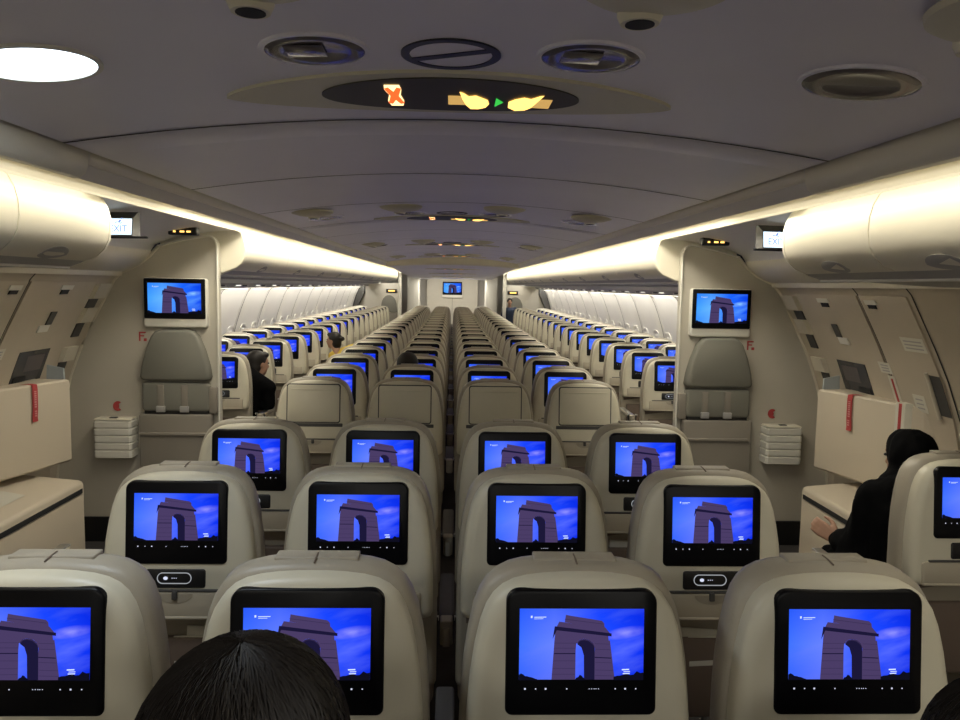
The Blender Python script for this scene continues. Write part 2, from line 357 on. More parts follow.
# ---------------------------------------------------------------- overhead bins
BP = [(1.405, 2.062), (1.372, 2.035), (1.354, 2.0), (1.344, 1.96), (1.342, 1.915), (1.349, 1.87), (1.367, 1.835), (1.40, 1.805), (1.44, 1.789)]
def overhead_bin(s, ya, yb, label, grp, end=0):
    t = thing('overhead_bin', label, 'overhead bin', (0, (ya+yb)/2, 0), 0, grp)
    h = (yb-ya)/2
    prof = [(x+.008, z) for x, z in BP]+[(1.46, 1.780), (1.50, 1.766), (1.515, 1.772), (1.56, 1.768), (1.9, 1.75), (1.9, 2.06)]
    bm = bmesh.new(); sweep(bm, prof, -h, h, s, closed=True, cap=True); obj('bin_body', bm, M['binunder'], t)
    bm = bmesh.new()
    g = .004
    rs = []
    inner = [(x+.010, z) for x, z in BP]
    loft(bm, [[(s*x, y, z) for x, z in BP]+[(s*x, y, z) for x, z in reversed(inner)] for y in (-h+g, h-g)])
    obj('bin_door', bm, M['bin'], t)
    if end:   # rounded cap that closes the end of the run
        bm = bmesh.new(); cx, cz = 1.47, 1.93; rs = []
        full = BP+[(1.46, 1.780), (1.50, 1.766), (1.56, 1.768), (1.9, 1.75), (1.9, 2.06)]
        for k in range(4):
            a = k/3*math.pi/2; q = 1-.06*(1-math.cos(a)); yy = end*(h+.03*math.sin(a))
            rs.append([(s*(cx+(x-cx)*q), yy, cz+(z-cz)*q) for x, z in full])
        loft(bm, rs, cap0=False, cap1=True); obj('end_cap', bm, M['bin'], t)
    bm = bmesh.new(); n = 24; pts = []
    for i in range(n):     # oval latch in the lower edge of the door
        a = 2*math.pi*i/n; yy = .085*math.cos(a); q = .5+.5*math.sin(a)
        i0 = 6.1+q*1.85; j = int(i0); f = i0-j
        j2 = min(j+1, 8); x = BP[j][0]*(1-f)+BP[j2][0]*f; z = BP[j][1]*(1-f)+BP[j2][1]*f
        pts.append((x, yy, z))
    loft(bm, [[(s*(x+.001), y, z-.0) for x, y, z in pts], [(s*(x-.0015), y, z-.0015) for x, y, z in pts], [(s*(x-.002), y*.9, z-.0018) for x, y, z in pts]], cap0=False)
    obj('latch', bm, M['binunder'], t)
    # light coloured edge rail under the bin
    bm = bmesh.new(); box(bm, *sorted((s*1.50, s*1.52)), -h, h, 1.757, 1.769, .003); obj('edge_rail', bm, M['white'], t)
    return t
ordn = ['first', 'second', 'third', 'fourth', 'fifth', 'sixth', 'seventh', 'eighth', 'ninth', 'tenth', 'eleventh', 'twelfth', 'thirteenth', 'fourteenth', 'fifteenth', 'sixteenth', 'seventeenth', 'eighteenth', 'nineteenth', 'twentieth', 'twenty-first', 'twenty-second', 'twenty-third', 'twenty-fourth', 'twenty-fifth', 'twenty-sixth']
for s, side in ((-1, 'left'), (1, 'right')):
    nb = [(2.48, 3.12), (1.84, 2.48), (1.20, 1.84), (.56, 1.20), (-.08, .56)]
    words = ['cream overhead bin nearest the exit sign, %s side', 'cream overhead bin next to the one by the exit sign, %s side', 'cream overhead bin third before the exit sign, %s side', 'cream overhead bin fourth before the exit sign, %s side', 'cream overhead bin fifth before the exit sign, %s side']
    for i, (a, b) in enumerate(nb): overhead_bin(s, a, b, words[i] % side, 'overhead bins before the exits', 1 if i == 0 else 0)
    y = 5.16; k = 0
    while y < 19.2:
        b = min(y+1.28, 19.35)
        overhead_bin(s, y, b, 'cream overhead bin, %s beyond the bulkhead on the %s side' % (ordn[k], side), 'overhead bins aft of the bulkheads', -1 if k == 0 else 0)
        y += 1.28; k += 1

# passenger service units under the aft bins
def service_unit(s, y, label):
    t = thing('service_unit', label, 'service unit', (s*2.196, y, 1.680), 0, 'passenger service units under the aft bins')
    bm = bmesh.new(); box(bm, *sorted((0, -s*.014)), -.26, .26, -.020, .020, .003); obj('housing', bm, M['white'], t)
    bm = bmesh.new(); box(bm, *sorted((-s*.013, -s*.017)), -.22, -.04, -.008, .008); obj('reading_light', bm, M['e_read'], t)
    bm = bmesh.new(); box(bm, *sorted((-s*.013, -s*.018)), .02, .20, -.012, .012, .002); obj('speaker_grille', bm, M['darkgrey'], t)
for s, side in ((-1, 'left'), (1, 'right')):
    for k in range(18):
        service_unit(s, 5.75+.80*k, 'service unit under the %s bins, %s beyond the bulkhead' % (side, ordn[k]))

# ---------------------------------------------------------------- ceiling fittings
def oncl(x, y): return CEIL(x, y)
def sign_unit(y, label, k):
    t = thing('belt_sign', label, 'sign', (-.005, y, CEIL(0, y)), 0, 'seat belt signs along the ceiling')
    bm = bmesh.new(); n = 64
    def leaf(a, b, p): # pointed ellipse
        out = []
        for i in range(n):
            th = 2*math.pi*i/n; c, s_ = math.cos(th), math.sin(th)
            out.append((a*c, b*math.copysign(abs(s_)**p, s_)))
        return out
    L1 = leaf(.52, .195, 1.4); L2 = leaf(.46, .183, 1.25)
    zc = lambda x, d: CEIL(x, y)-CEIL(0, y)-d
    def slab(bm, a, b, p, d0, d1):    # leaf shaped slab that follows the curve of the ceiling
        rs = []
        for q in range(49):
            th = math.pi*q/48; x = -a*math.cos(th); hy = max(.0008, b*abs(math.sin(th))**p)
            rs.append([(x, -hy, zc(x, d0)), (x, -hy*.985, zc(x, d1)), (x, hy*.985, zc(x, d1)), (x, hy, zc(x, d0))])
        loft(bm, rs)
    slab(bm, .52, .188, 1.35, -.004, .007)
    obj('housing', bm, M['olive'], t)
    bm = bmesh.new(); slab(bm, .300, .155, 1.0, .004, .0095)
    lens = obj('lens', bm, M['lens'], t)
    S = .305/127.  # metres per photo pixel of the nearest sign
    z = -.0108
    def P(pts, m, nm, dz=0):
        b = bmesh.new()
        q = [((px-450)*S, (py-98)*.0098, z-dz+zc((px-450)*S, 0)) for px, py in pts]
        loft(b, [q, [(x, yy, zz-.0004) for x, yy, zz in q]]); obj(nm, b, m, lens, smooth=False)
    P([(388, 88), (402, 88), (403, 92), (401, 97), (403, 103), (401, 108), (389, 108), (387, 103), (390, 97), (387, 92)], M['e_cream'], 'phone_symbol')
    P([(387, 91), (391, 90), (395, 94), (399, 90), (403, 91), (399, 98), (403, 105), (399, 106), (395, 102), (391, 106), (387, 105), (391, 98)], M['e_orange'], 'cross_symbol', .0005)
    P([(447, 97), (463, 97), (465, 106), (447, 106)], M['e_belt'], 'belt_symbol')
    P([(458, 93), (462, 94), (467, 97), (474, 96), (480, 98), (486, 100), (488, 104), (485, 108), (478, 110), (470, 110), (465, 106), (461, 100)], M['e_amber'], 'hand_symbol', .0005)
    P([(533, 97), (549, 97), (549, 106), (530, 106)], M['e_belt'], 'belt_symbol')
    P([(539, 93), (535, 94), (528, 97), (521, 96), (513, 98), (507, 101), (508, 107), (516, 110), (526, 109), (531, 106), (535, 100)], M['e_amber'], 'hand_symbol', .0005)
    P([(494, 98), (502, 102), (494, 107)], M['e_green'], 'arrow_symbol')
    return t
def slash_ring(y, label):
    t = thing('slashed_ring', label, 'ring', (-.005, y, CEIL(0, y)), 0, 'slashed rings on the ceiling')
    bm = bmesh.new(); ring(bm, (0, 0), .098, .098, .017, .002, -.004); obj('outer_ring', bm, M['black'], t)
    bm = bmesh.new(); disc(bm, (0, 0), .081, .081, .002, -.002); obj('inner_disc', bm, M['ceil'], t)
    bm = bmesh.new()
    d = Vector((.075, -.035, 0)); u = Vector((.0045, .0095, 0))
    loft(bm, [[tuple(v+Vector((0, 0, zz))) for v in (-d-u, d-u, d+u, -d+u)] for zz in (-.001, -.004)]); obj('slash_bar', bm, M['black'], t, smooth=False)
def dish_lamp(x, y, r, label, lit=False, grp='added fill lamps behind the camera'):
    z = CEIL(x, y)
    t = thing('ceiling_light', label, 'ceiling light', (x, y, z), 0, grp)
    a = math.atan(.172*x/1.1025)
    t.rotation_euler = (0, a, 0)
    bm = bmesh.new(); ring(bm, (0, 0), r, r, .010, .002, -.006); obj('rim', bm, M['ceil' if not lit else 'white'], t)
    bm = bmesh.new(); n = 36; rs = []
    if lit:
        disc(bm, (0, 0), r-.008, r-.008, .001, -.003); obj('diffuser', bm, M['e_lamp'], t)
    else:
        for q, zz in ((1, -.004), (.85, -.0075), (.6, -.004), (.3, -.0022), (.05, -.002)):
            rs.append([((r-.009)*q*math.cos(2*math.pi*i/n), (r-.009)*q*math.sin(2*math.pi*i/n), zz) for i in range(n)])
        loft(bm, rs, cap0=False); obj('diffuser', bm, M['dish'], t)
        if r < .115:
            bm = bmesh.new(); box(bm, -.055, .02, -.04, .03, -.0065, -.004, .001); obj('lamp_block', bm, M['dish'], t)
    return t
def dome(x, y, hx, hy, label):
    z = CEIL(x, y)
    t = thing('air_outlet', label, 'air outlet', (x, y, z), 0, 'cream domed ceiling outlets')
    bm = bmesh.new(); n = 36; rs = []
    for q, zz in ((1, .004), (.98, -.006), (.85, -.016), (.55, -.026), (.25, -.030), (.02, -.031)):
        rs.append([(.125*q*math.cos(2*math.pi*i/n), .125*q*math.sin(2*math.pi*i/n), zz) for i in range(n)])
    loft(bm, rs, cap0=False); obj('dome', bm, M['olive'], t)
    bm = bmesh.new(); disc(bm, (hx, hy), .036, .036, -.008, -.034, 20, ch=.006); obj('nozzle', bm, M['ceil2'], t)
    bm = bmesh.new(); disc(bm, (hx, hy), .023, .023, -.03, -.0355, 20); obj('opening', bm, M['dark'], t)
for k in range(4):
    dy = 3.36*k
    w = ['nearest the camera', 'second from the camera', 'third from the camera', 'fourth from the camera'][k]
    sign_unit(1.865+dy, 'oval ceiling panel with lit no-phone and fasten-belt symbols, %s' % w, k)
    slash_ring(1.565+dy, 'dark ring with a slash bar on the ceiling, %s' % w)
    for s, sd in ((-1, 'left'), (1, 'right')):
        dish_lamp(s*.265, 1.54+dy, .105, 'smoked round ceiling dish %s of the slashed ring, %s' % (sd, w), grp='smoked dishes beside the slashed rings')
        dish_lamp(s*.785, 1.53+dy-(.02 if s > 0 else 0), .116, ('bright white round ceiling lamp at the left of the nearest belt sign' if (k == 0 and s < 0) else 'unlit round ceiling lamp on the %s, %s' % (sd, w)), lit=(k == 0 and s < 0), grp='round ceiling lamps by the cabin sides')
        dome(s*.30, 1.15+dy, -.01, .09, 'cream ceiling outlet with black opening, %s of centre, %s' % (sd, w))
        dome(s*.80, 1.10+dy, .0, .09, 'cream ceiling outlet with black opening near the %s bins, %s' % (sd, w))
for k in range(3):
    sign_unit(14.6+2.6*k, 'small lit belt sign beyond the cream header, %s from it' % ordn[k], k)

# ---------------------------------------------------------------- screens
def screen_mesh(w, h, y, sky):
    bm = bmesh.new(); uvl = bm.loops.layers.uv.new('UVMap')
    def Q(pts, dz, mi):
        vs = [bm.verts.new(((u-.5)*w, y-dz, (v-.5)*h)) for u, v in pts]
        f = bm.faces.new(vs); f.material_index = mi
        for l, (u, v) in zip(f.loops, pts): l[uvl].uv = (u, v)
        f.normal_update()
        if f.normal.y > 0: f.normal_flip()
    Q([(0, 0), (1, 0), (1, 1), (0, 1)], 0, 0)
    c = lambda pts: [((x-272)/498, (545-yy)/280) for x, yy in pts]
    e = .0003
    # a plain stone arch seen from below
    Q(c([(402, 545), (412, 385), (416, 345), (497, 352), (500, 392), (497, 430), (497, 545)]), e, 1)
    Q(c([(416, 345), (626, 368), (630, 400), (572, 420), (566, 400), (550, 388), (530, 384), (512, 388), (500, 402), (497, 352)][:-1]), e, 1)
    Q(c([(568, 545), (574, 420), (566, 400), (634, 390), (655, 545)]), e, 1)
    Q(c([(532, 545), (530, 450), (520, 418), (503, 405), (512, 390), (530, 384), (550, 388), (566, 400), (573, 420), (574, 545)]), e*1.5, 2)
    Q(c([(404, 386), (412, 334), (640, 362), (640, 374), (420, 350)]), e*2, 2)
    Q(c([(420, 336), (430, 316), (614, 338), (634, 362)]), e*1.6, 1)
    Q(c([(452, 318), (456, 289), (478, 293), (600, 312), (610, 322), (612, 340)]), e*1.7, 1)
    Q(c([(410, 440), (496, 440), (496, 444), (410, 444)]), e*1.7, 2)
    Q(c([(574, 455), (640, 458), (640, 462), (574, 459)]), e*1.7, 2)
    for (ya, xa, xb, yb, xc, xd) in ((400, 411, 500, 402, 574, 634), (420, 411, 497, 424, 575, 636), (470, 407, 496, 476, 576, 643), (500, 405, 496, 506, 576, 648), (523, 403, 496, 528, 576, 651)):
        Q(c([(xa, ya), (xb, ya), (xb, ya+1.6), (xa, ya+1.6)]), e*1.75, 5)
        Q(c([(xc, yb), (xd, yb+2), (xd, yb+3.6), (xc, yb+1.6)]), e*1.75, 5)
    Q(c([(452, 305), (604, 324), (604, 326), (452, 307)]), e*1.9, 5)
    Q(c([(500, 402), (512, 388), (530, 384), (550, 388), (566, 400), (571, 412), (562, 403), (549, 393), (530, 389), (514, 392), (505, 402)]), e*1.9, 5)
    # trees along the bottom
    for (x0, x1, hh, sd) in ((272, 345, 24, 1), (497, 535, 16, 2), (650, 770, 34, 3)):
        rr = random.Random(sd); pts = [(x1, 547), (x0, 547)]
        n = 9
        for i in range(n+1):
            t = i/n; env = (1-t if sd == 1 else (math.sin(t*3.14) if sd == 2 else .35+.65*t))
            pts.append((x0+(x1-x0)*t, 543-hh*env*(.65+.5*rr.random())))
        Q(c(pts), e*2.2, 3)
    # faint title marks and script at the lower right
    for (a, b, p, q) in ((316, 323, 292, 302), (330, 378, 296, 300), (330, 366, 303, 306), (683, 712, 502, 508), (690, 716, 511, 515), (687, 715, 518, 523)):
        Q(c([(a, q), (b, q-1), (b, p), (a, p+1)]), e*3, 4)
    me = bpy.data.meshes.new('screen'); bm.to_mesh(me); bm.free()
    for m in (sky, M['s_stone'], M['s_stone2'], M['s_tree'], M['s_white'], M['s_course']): me.materials.append(m)
    return me

# ---------------------------------------------------------------- seats
OUT = [(.030, .0004), (.070, .0025), (.108, .007), (.136, .014), (.158, .025), (.176, .041), (.190, .063), (.202, .095), (.212, .14), (.221, .20), (.227, .276)]
def outline(e, top, bot, rb=.02, ez=None):
    """closed outline (x,z): e widens (+) or narrows (-)"""
    ez = e if ez is None else ez
    pr = [(max(.01, x+e*min(1, x/.12)), top-d*(1.0)) for x, d in OUT]
    pr += [(.229+e, top-.34), (.229+e, bot+rb), (.229+e-rb*.3, bot+rb*.3), (.229+e-rb, bot)]
    return pr+[(-x, z) for x, z in reversed(pr)]
def build_seat(kind, detail):
    t = bpy.data.objects.new('airline_seat', None); col.objects.link(t); t.empty_display_size = .1
    TOP = 1.150
    global LEAN; LEAN = []
    bm = bmesh.new()
    ringp = lambda e, y, top, bot: [(x, y, z) for x, z in outline(e, top, bot)]
    loft(bm, [ringp(-.006, .045, TOP, .725), ringp(-.006, .012, TOP, .725), ringp(-.010, .003, TOP-.003, .728), ringp(-.017, -.004, TOP-.009, .733), ringp(-.026, -.008, TOP-.017, .74), ringp(-.036, -.010, TOP-.026, .75)])
    obj('shell', bm, M['shell'], t, angle=50)
    bm = bmesh.new()
    loft(bm, [ringp(-.012, .040, TOP-.004, .50), ringp(.000, .046, TOP+.005, .49), ringp(.006, .056, TOP+.010, .485), ringp(.006, .10, TOP+.012, .485), ringp(-.002, .128, TOP+.006, .49), ringp(-.02, .145, TOP-.012, .50)])
    obj('cushion_cover', bm, M['leather'], t, angle=50)
    bm = bmesh.new(); box(bm, -.085, .085, .075, .120, 1.06, TOP+.0135, .003); obj('headrest', bm, M['leather'], t)
    if detail > 1:
        bm = bmesh.new()
        tube(bm, [(.0, .052, TOP+.011), (.0, .075, TOP+.014), (.0, .10, TOP+.0145)], .0018, 6); obj('seam', bm, M['lowback'], t)
    # lower back below the shell, with pocket
    bm = bmesh.new()
    def low(z, y): return [(-.205, y, z), (.205, y, z), (.205, y+.09, z), (-.205, y+.09, z)]
    loft(bm, [low(.735, .045), low(.60, .05), low(.42, .075), low(.36, .12)]); obj('lower_back', bm, M['lowback'], t, angle=20)
    if kind == 'screen':
        bm = bmesh.new(); plate(bm, rrect(.295, .243, .026, 6, 0, 1.012, .014), 0.0, -.0155, .004); bz = obj('screen_frame', bm, M['bezel'], t)
        me = SCR; s = bpy.data.objects.new('screen', me); col.objects.link(s); s.parent = bz; s.location = (0, 0, 1.0300)
        if detail > 1:
            bm = bmesh.new()
            for u in (.05, .135, .215, .385, .565, .585, .605, .62, .64, .775, .855, .94):
                x = (u-.5)*.243; q = .0011 if u not in (.05, .215, .855) else .0016
                if .56 < u < .65: q = .0008
                poly(bm, [(x-q, -.0162, .9435-q), (x+q, -.0162, .9435-q), (x+q, -.0162, .9435+q), (x-q, -.0162, .9435+q)])
            obj('touch_icons', bm, M['e_icon'], bz, smooth=False)
        bm = bmesh.new(); plate(bm, rrect(.172, .056, .008, 4, 0, .848), 0, -.013, .003); hs = obj('remote_control', bm, M['black'], t)
        bm = bmesh.new()
        a = rrect(.100, .033, .0164, 6, -.004, .850); b = rrect(.0955, .0285, .0142, 6, -.004, .850)
        loft(bm, [[(x, -.0128, z) for x, z in a], [(x, -.0148, z) for x, z in a], [(x, -.0148, z) for x, z in b], [(x, -.0128, z) for x, z in b]], cap0=False, cap1=False)
        obj('remote_outline', bm, M['e_pill'], hs)
        if detail > 1:
            bm = bmesh.new(); n = 14
            for cx, r in ((-.029, .0065),):
                poly(bm, [(cx+r*math.cos(2*math.pi*i/n), -.0145, .850+r*.8*math.sin(2*math.pi*i/n)) for i in range(n)])
            for cx in (-.010, -.004, .002): poly(bm, [(cx-.0012, -.0145, .849), (cx+.0012, -.0145, .849), (cx+.0012, -.0145, .8515), (cx-.0012, -.0145, .8515)])
            obj('remote_button', bm, M['e_icon'], hs, smooth=False)
    else:
        bm = bmesh.new(); plate(bm, rrect(.30, .215, .012, 4, 0, 1.020), 0, -.0135, .003); obj('blank_panel', bm, M['shell'], t)
        bm = bmesh.new(); plate(bm, rrect(.312, .227, .016, 4, 0, 1.020), 0, -.0108, .0005); obj('panel_joint', bm, M['darkgrey'], t)
        bm = bmesh.new(); plate(bm, rrect(.26, .006, .0029, 3, 0, 1.10), 0, -.0155, .001); obj('panel_ridge', bm, M['shell'], t)
        bm = bmesh.new(); plate(bm, rrect(.34, .02, .004, 3, 0, .895), 0, -.0112, .001); obj('slot', bm, M['darkgrey'], t)
    # folded table with its scooped latch
    bm = bmesh.new(); plate(bm, rrect(.375, .078, .008, 4, 0, .772), 0, -.017, .004); tt = obj('tray_table', bm, M['tray'], t)
    bm = bmesh.new(); plate(bm, rrect(.375, .008, .003, 3, 0, .736), 0, -.022, .002); obj('tray_lip', bm, M['tray'], tt)
    if detail > 1:
        bm = bmesh.new(); pts = [(.052*math.cos(R(180+180*i/14)), .806+.028*math.sin(R(180+180*i/14))) for i in range(15)]
        loft(bm, [[(x, -.016, z) for x, z in pts], [(x, -.0185, z) for x, z in pts], [(x*.9, -.0185, .806+(z-.806)*.86) for x, z in pts]]); obj('latch_scoop', bm, M['leather'], tt)
        bm = bmesh.new(); box(bm, -.008, .008, -.026, -.016, .790, .815, .003); obj('latch', bm, M['darkgrey'], tt)
        bm = bmesh.new(); plate(bm, rrect(.33, .006, .0028, 3, 0, .814), 0, -.0182, .001); obj('table_gap', bm, M['darkgrey'], t)
    bm = bmesh.new(); box(bm, -.18, .18, .022, .050, .40, .655, .008); obj('seat_pocket', bm, M['lowback'], t)
    # the back leans: shear every back part so that the top sits further forward
    done = set()
    def shear(o):
        me = o.data
        if me and me is not SCR and me.name not in done:
            done.add(me.name)
            for v in me.vertices: v.co.y += max(-.027, (v.co.z-1.02)*.095)
        for c in o.children: shear(c)
    for c in t.children: shear(c)
    # cushion, armrest, legs
    bm = bmesh.new(); box(bm, -.225, .225, .12, .60, .36, .475, .03); obj('seat_cushion', bm, M['leather'], t)
    return t
def armrest(t, x, detail, aisle=False):
    z = .668
    w = .024
    bm = bmesh.new(); box(bm, x-w, x+w, .115, .50, z-.03, z, .008); a = obj('armrest', bm, M['darkgrey' if not aisle else 'tray'], t)
    if aisle:
        bm = bmesh.new(); box(bm, x-w*.8, x+w*.8, .12, .505, z-.001, z+.006, .002); obj('armrest_cap', bm, M['metal'], a)
    bm = bmesh.new(); box(bm, x-.02, x+.02, .075, .125, z-.075, z+.005, .006); box(bm, x-.011, x+.011, .065, .08, z-.075, z-.015, .003); obj('hinge_block', bm, M['leather'], a)
    if detail > 1:
        bm = bmesh.new()
        bm.free()
        for s in (-1, 1):
            bm = bmesh.new(); tube(bm, [(x+s*.024, .10, z+.005), (x+s*.040, .10, z+.005)], .008, 10); obj('hinge_pin', bm, M['metal'], a)
            bm = bmesh.new(); box(bm, x+s*.030-.003, x+s*.030+.003, .09, .14, z-.085, z+.01, .002); obj('side_plate', bm, M['black'], a)
def legs(t):
    for s in (-1, 1):
        bm = bmesh.new(); tube(bm, [(s*.19, .52, .37), (s*.19, .50, .05), (s*.19, .30, .02)], .018, 8); tube(bm, [(s*.19, .16, .37), (s*.19, .22, .02)], .018, 8); obj('leg', bm, M['metal'], t)
SCR = screen_mesh(.243, .137, -.0160, M['s_sky'])
for v in SCR.vertices: v.co.y += (v.co.z+.0100)*.095
protos = {}
for kind in ('screen', 'plain'):
    for d in (1, 2):
        for arm in ('c', 'cl', 'll', 'lr', 'rl', 'rr'):
            if (kind == 'plain' and (d == 1 or arm[0] != 'c')): continue
            protos[(kind, d, arm)] = None
def get_proto(key):
    if protos[key] is None:
        kind, d, arm = key
        t = build_seat(kind, d)
        if arm == 'c': armrest(t, .265, d)
        if arm == 'cl': armrest(t, .265, d); armrest(t, -.262, d)
        if arm == 'll': armrest(t, .265, d)                      # window seat of the left pair
        if arm == 'lr': armrest(t, .290, d, True)                # aisle seat of the left pair
        if arm == 'rl': armrest(t, .265, d); armrest(t, -.290, d, True)
        if arm == 'rr': armrest(t, .262, d)
        if d > 1: legs(t)
        protos[key] = t; return t, True
    return protos[key], False
def copy_tree(o, parent=None):
    c = o.copy(); col.objects.link(c)
    if parent: c.parent = parent
    for ch in list(o.children): copy_tree(ch, c)
    return c
def seat(kind, d, arm, x, y, label, grp):
    p, new = get_proto((kind, d, arm))
    t = p if new else copy_tree(p)
    t.location = (x, y, 0); tag(t, label, 'airline seat', grp)
    return t
cnames = ['leftmost', 'second from the left', 'third from the left', 'rightmost']
CR = [.65, 1.45, 2.256, 3.07, 4.50]+[5.30+.80*k for k in range(20)]
for i, y in enumerate(CR):
    for c in range(4):
        x = (c-1.5)*.53
        if i == 0:
            lab = 'beige seat below the frame beside the foreground heads, %s of four' % cnames[c]
        elif i == 4:
            lab = 'screenless beige seat with blank back panel, %s of four' % cnames[c]
        else:
            w = {1: 'nearest visible row', 2: 'second row', 3: 'third row'}.get(i)
            if w: lab = 'beige centre seat, lit screen, %s, %s of four' % (w, cnames[c])
            else: lab = 'beige centre seat, %s row beyond the screenless seats, %s of four' % (ordn[i-5], cnames[c])
        seat('plain' if i == 4 else 'screen', 2 if y < 8 or i == 4 else 1, 'cl' if c == 0 else 'c', x, y, lab, 'centre block seats')
for s, side in ((-1, 'left'), (1, 'right')):
    rows = [2.53]+[(6.05 if s < 0 else 6.2)+.795*k for k in range(18)]
    for i, y in enumerate(rows):
        for wdw in (0, 1):
            x = s*(1.80+.53*wdw)
            arm = ('l' if s < 0 else 'r')+('l' if (x < 0) == bool(wdw) and wdw or (x > 0 and not wdw) else 'r')
            if s < 0: arm = 'll' if wdw else 'lr'
            else: arm = 'rr' if wdw else 'rl'
            pos = 'window' if wdw else 'aisle'
            lab = ('beige %s side %s seat before the exit door' % (side, pos)) if i == 0 else 'beige %s seat of the %s side pair, %s row beyond the bulkhead' % (pos, side, ordn[i-1])
            seat('screen', 2 if y < 8 else 1, arm, x, y, lab, '%s side seat pairs' % side)

# magazines standing in seat pockets
def magazine(x, y, z, rot, w, h, label):
    bm = bmesh.new(); box(bm, -w/2, w/2, -.003, .003, -h/2, h/2, .001)
    o = obj('magazine', bm, M['paper']); o.location = (x, y, z); o.rotation_euler = (R(-6), R(rot), 0); tag(o, label, 'magazine', 'booklets in the seat pockets')
magazine(.795-.02, 2.256+.009, .63, 4, .20, .10, 'white booklet sticking out of the pocket, right seat of second row, taller one')
magazine(.795+.03, 2.256+.001, .615, -3, .16, .09, 'white booklet leaning low in the pocket, right seat of second row')
magazine(-.795+.09, 2.256+.009, .635, 2, .15, .10, 'white booklet in the pocket of the leftmost second row seat, rear one')
magazine(-.795+.06, 2.256+.001, .615, -2, .16, .09, 'white booklet in the pocket of the leftmost second row seat, front one')
magazine(.795-.05, 3.072+.009, .63, 5, .16, .10, 'white booklet in the pocket of the rightmost third row seat')

# ---------------------------------------------------------------- wall monitors
def monitor(x, y, z, w, label, rz=0):
    t = thing('wall_monitor', label, 'monitor', (x, y, z), rz)
    k = w/.385
    bm = bmesh.new(); plate(bm, rrect(.40*k, .315*k, .018*k, 4, 0, -.022*k), .0, -.045*k, .008*k); obj('housing', bm, M['white'], t)
    bm = bmesh.new(); plate(bm, rrect(.385*k, .255*k, .008*k, 3, 0, .004*k), -.04*k, -.052*k, .002*k); obj('frame', bm, M['bezel'], t)
    me = screen_mesh(.335*k, .19*k, -.0525*k, M['s_skymon']); s = bpy.data.objects.new('screen', me); col.objects.link(s); s.parent = t; s.location = (0, 0, .008*k)
    return t
monitor(-1.762, 5.05, 1.598, .385, 'wall monitor showing an arch, on the left bulkhead')
monitor(1.762, 5.05, 1.590, .385, 'wall monitor showing an arch, on the right bulkhead')
monitor(0, 22.1, 1.62, .56, 'small wall monitor on the far end wall of the cabin')

# attendant seats on the bulkheads
def jump_seat(s, label, y=5.05, x0=1.765, sc_=1, z0=0, withbox=True):
    t = thing('attendant_seat', label, 'attendant seat', (s*x0, y-.003, z0), 0, 'folded attendant seats on the bulkheads')
    bm = bmesh.new()
    def hr(k):
        pts = [(.085, 1.405), (.12, 1.395), (.15, 1.36), (.185, 1.27), (.212, 1.17), (.222, 1.10), (.215, 1.085), (.20, 1.078)]
        pts = [(x*k, 1.24+(z-1.24)*k) for x, z in pts]
        return pts+[(-x, z) for x, z in reversed(pts)]
    loft(bm, [[(x, 0, z) for x, z in hr(1)], [(x, -.05, z) for x, z in hr(1)], [(x, -.068, z) for x, z in hr(.97)], [(x, -.075, z) for x, z in hr(.9)]]); obj('headrest', bm, M['jump'], t, angle=50)
    bm = bmesh.new(); plate(bm, rrect(.425, .185, .02, 4, 0, .972), 0, -.06, .012); bk = obj('back_cushion', bm, M['jump'], t)
    for xx in (-.09, .06):
        bm = bmesh.new(); box(bm, xx-.02, xx+.02, -.068, -.058, .91, 1.05, .002); st = obj('belt', bm, M['jump2'], bk)
        bm = bmesh.new(); box(bm, xx-.028, xx+.028, -.078, -.06, .875, .915, .004); obj('buckle', bm, M['binunder'], st)
    bm = bmesh.new(); plate(bm, rrect(.40, .03, .004, 3, 0, .868), 0, -.05, .002); obj('gap', bm, M['black'], t)
    bm = bmesh.new(); plate(bm, rrect(.455, .80, .01, 3, 0, .46), 0, -.075, .006); obj('seat_box', bm, M['jump2'], t)
    bm = bmesh.new(); box(bm, -.22, .20, -.092, -.072, .725, .745, .005); obj('lip', bm, M['jump2'], t)
    bm = bmesh.new(); plate(bm, rrect(.05, .17, .008, 3, -s*.235, .95), 0, -.05, .004); obj('side_bracket', bm, M['jump2'], t)
    return t
jump_seat(-1, 'folded grey attendant seat under the monitor on the left bulkhead')
jump_seat(1, 'folded grey attendant seat under the monitor on the right bulkhead')
def far_jump(s, label):
    t = thing('attendant_seat', label, 'attendant seat', (s*1.66, 20.5, 0), 0, 'folded attendant seats at the far end')
    bm = bmesh.new(); pts = [(.2*math.cos(R(a)), 1.15+.28*math.sin(R(a))) for a in range(0, 181, 15)]+[(-.22, .98), (.22, .98)]
    loft(bm, [[(x, 0, z) for x, z in pts], [(x, -.07, z) for x, z in pts]]); obj('headrest', bm, M['jump'], t)
    bm = bmesh.new(); box(bm, -.21, .21, -.07, 0, 0, .96, .01); obj('back_cushion', bm, M['jump2'], t)
far_jump(-1, 'small grey attendant seat at the far end, left side')
far_jump(1, 'small grey attendant seat at the far end, right side')

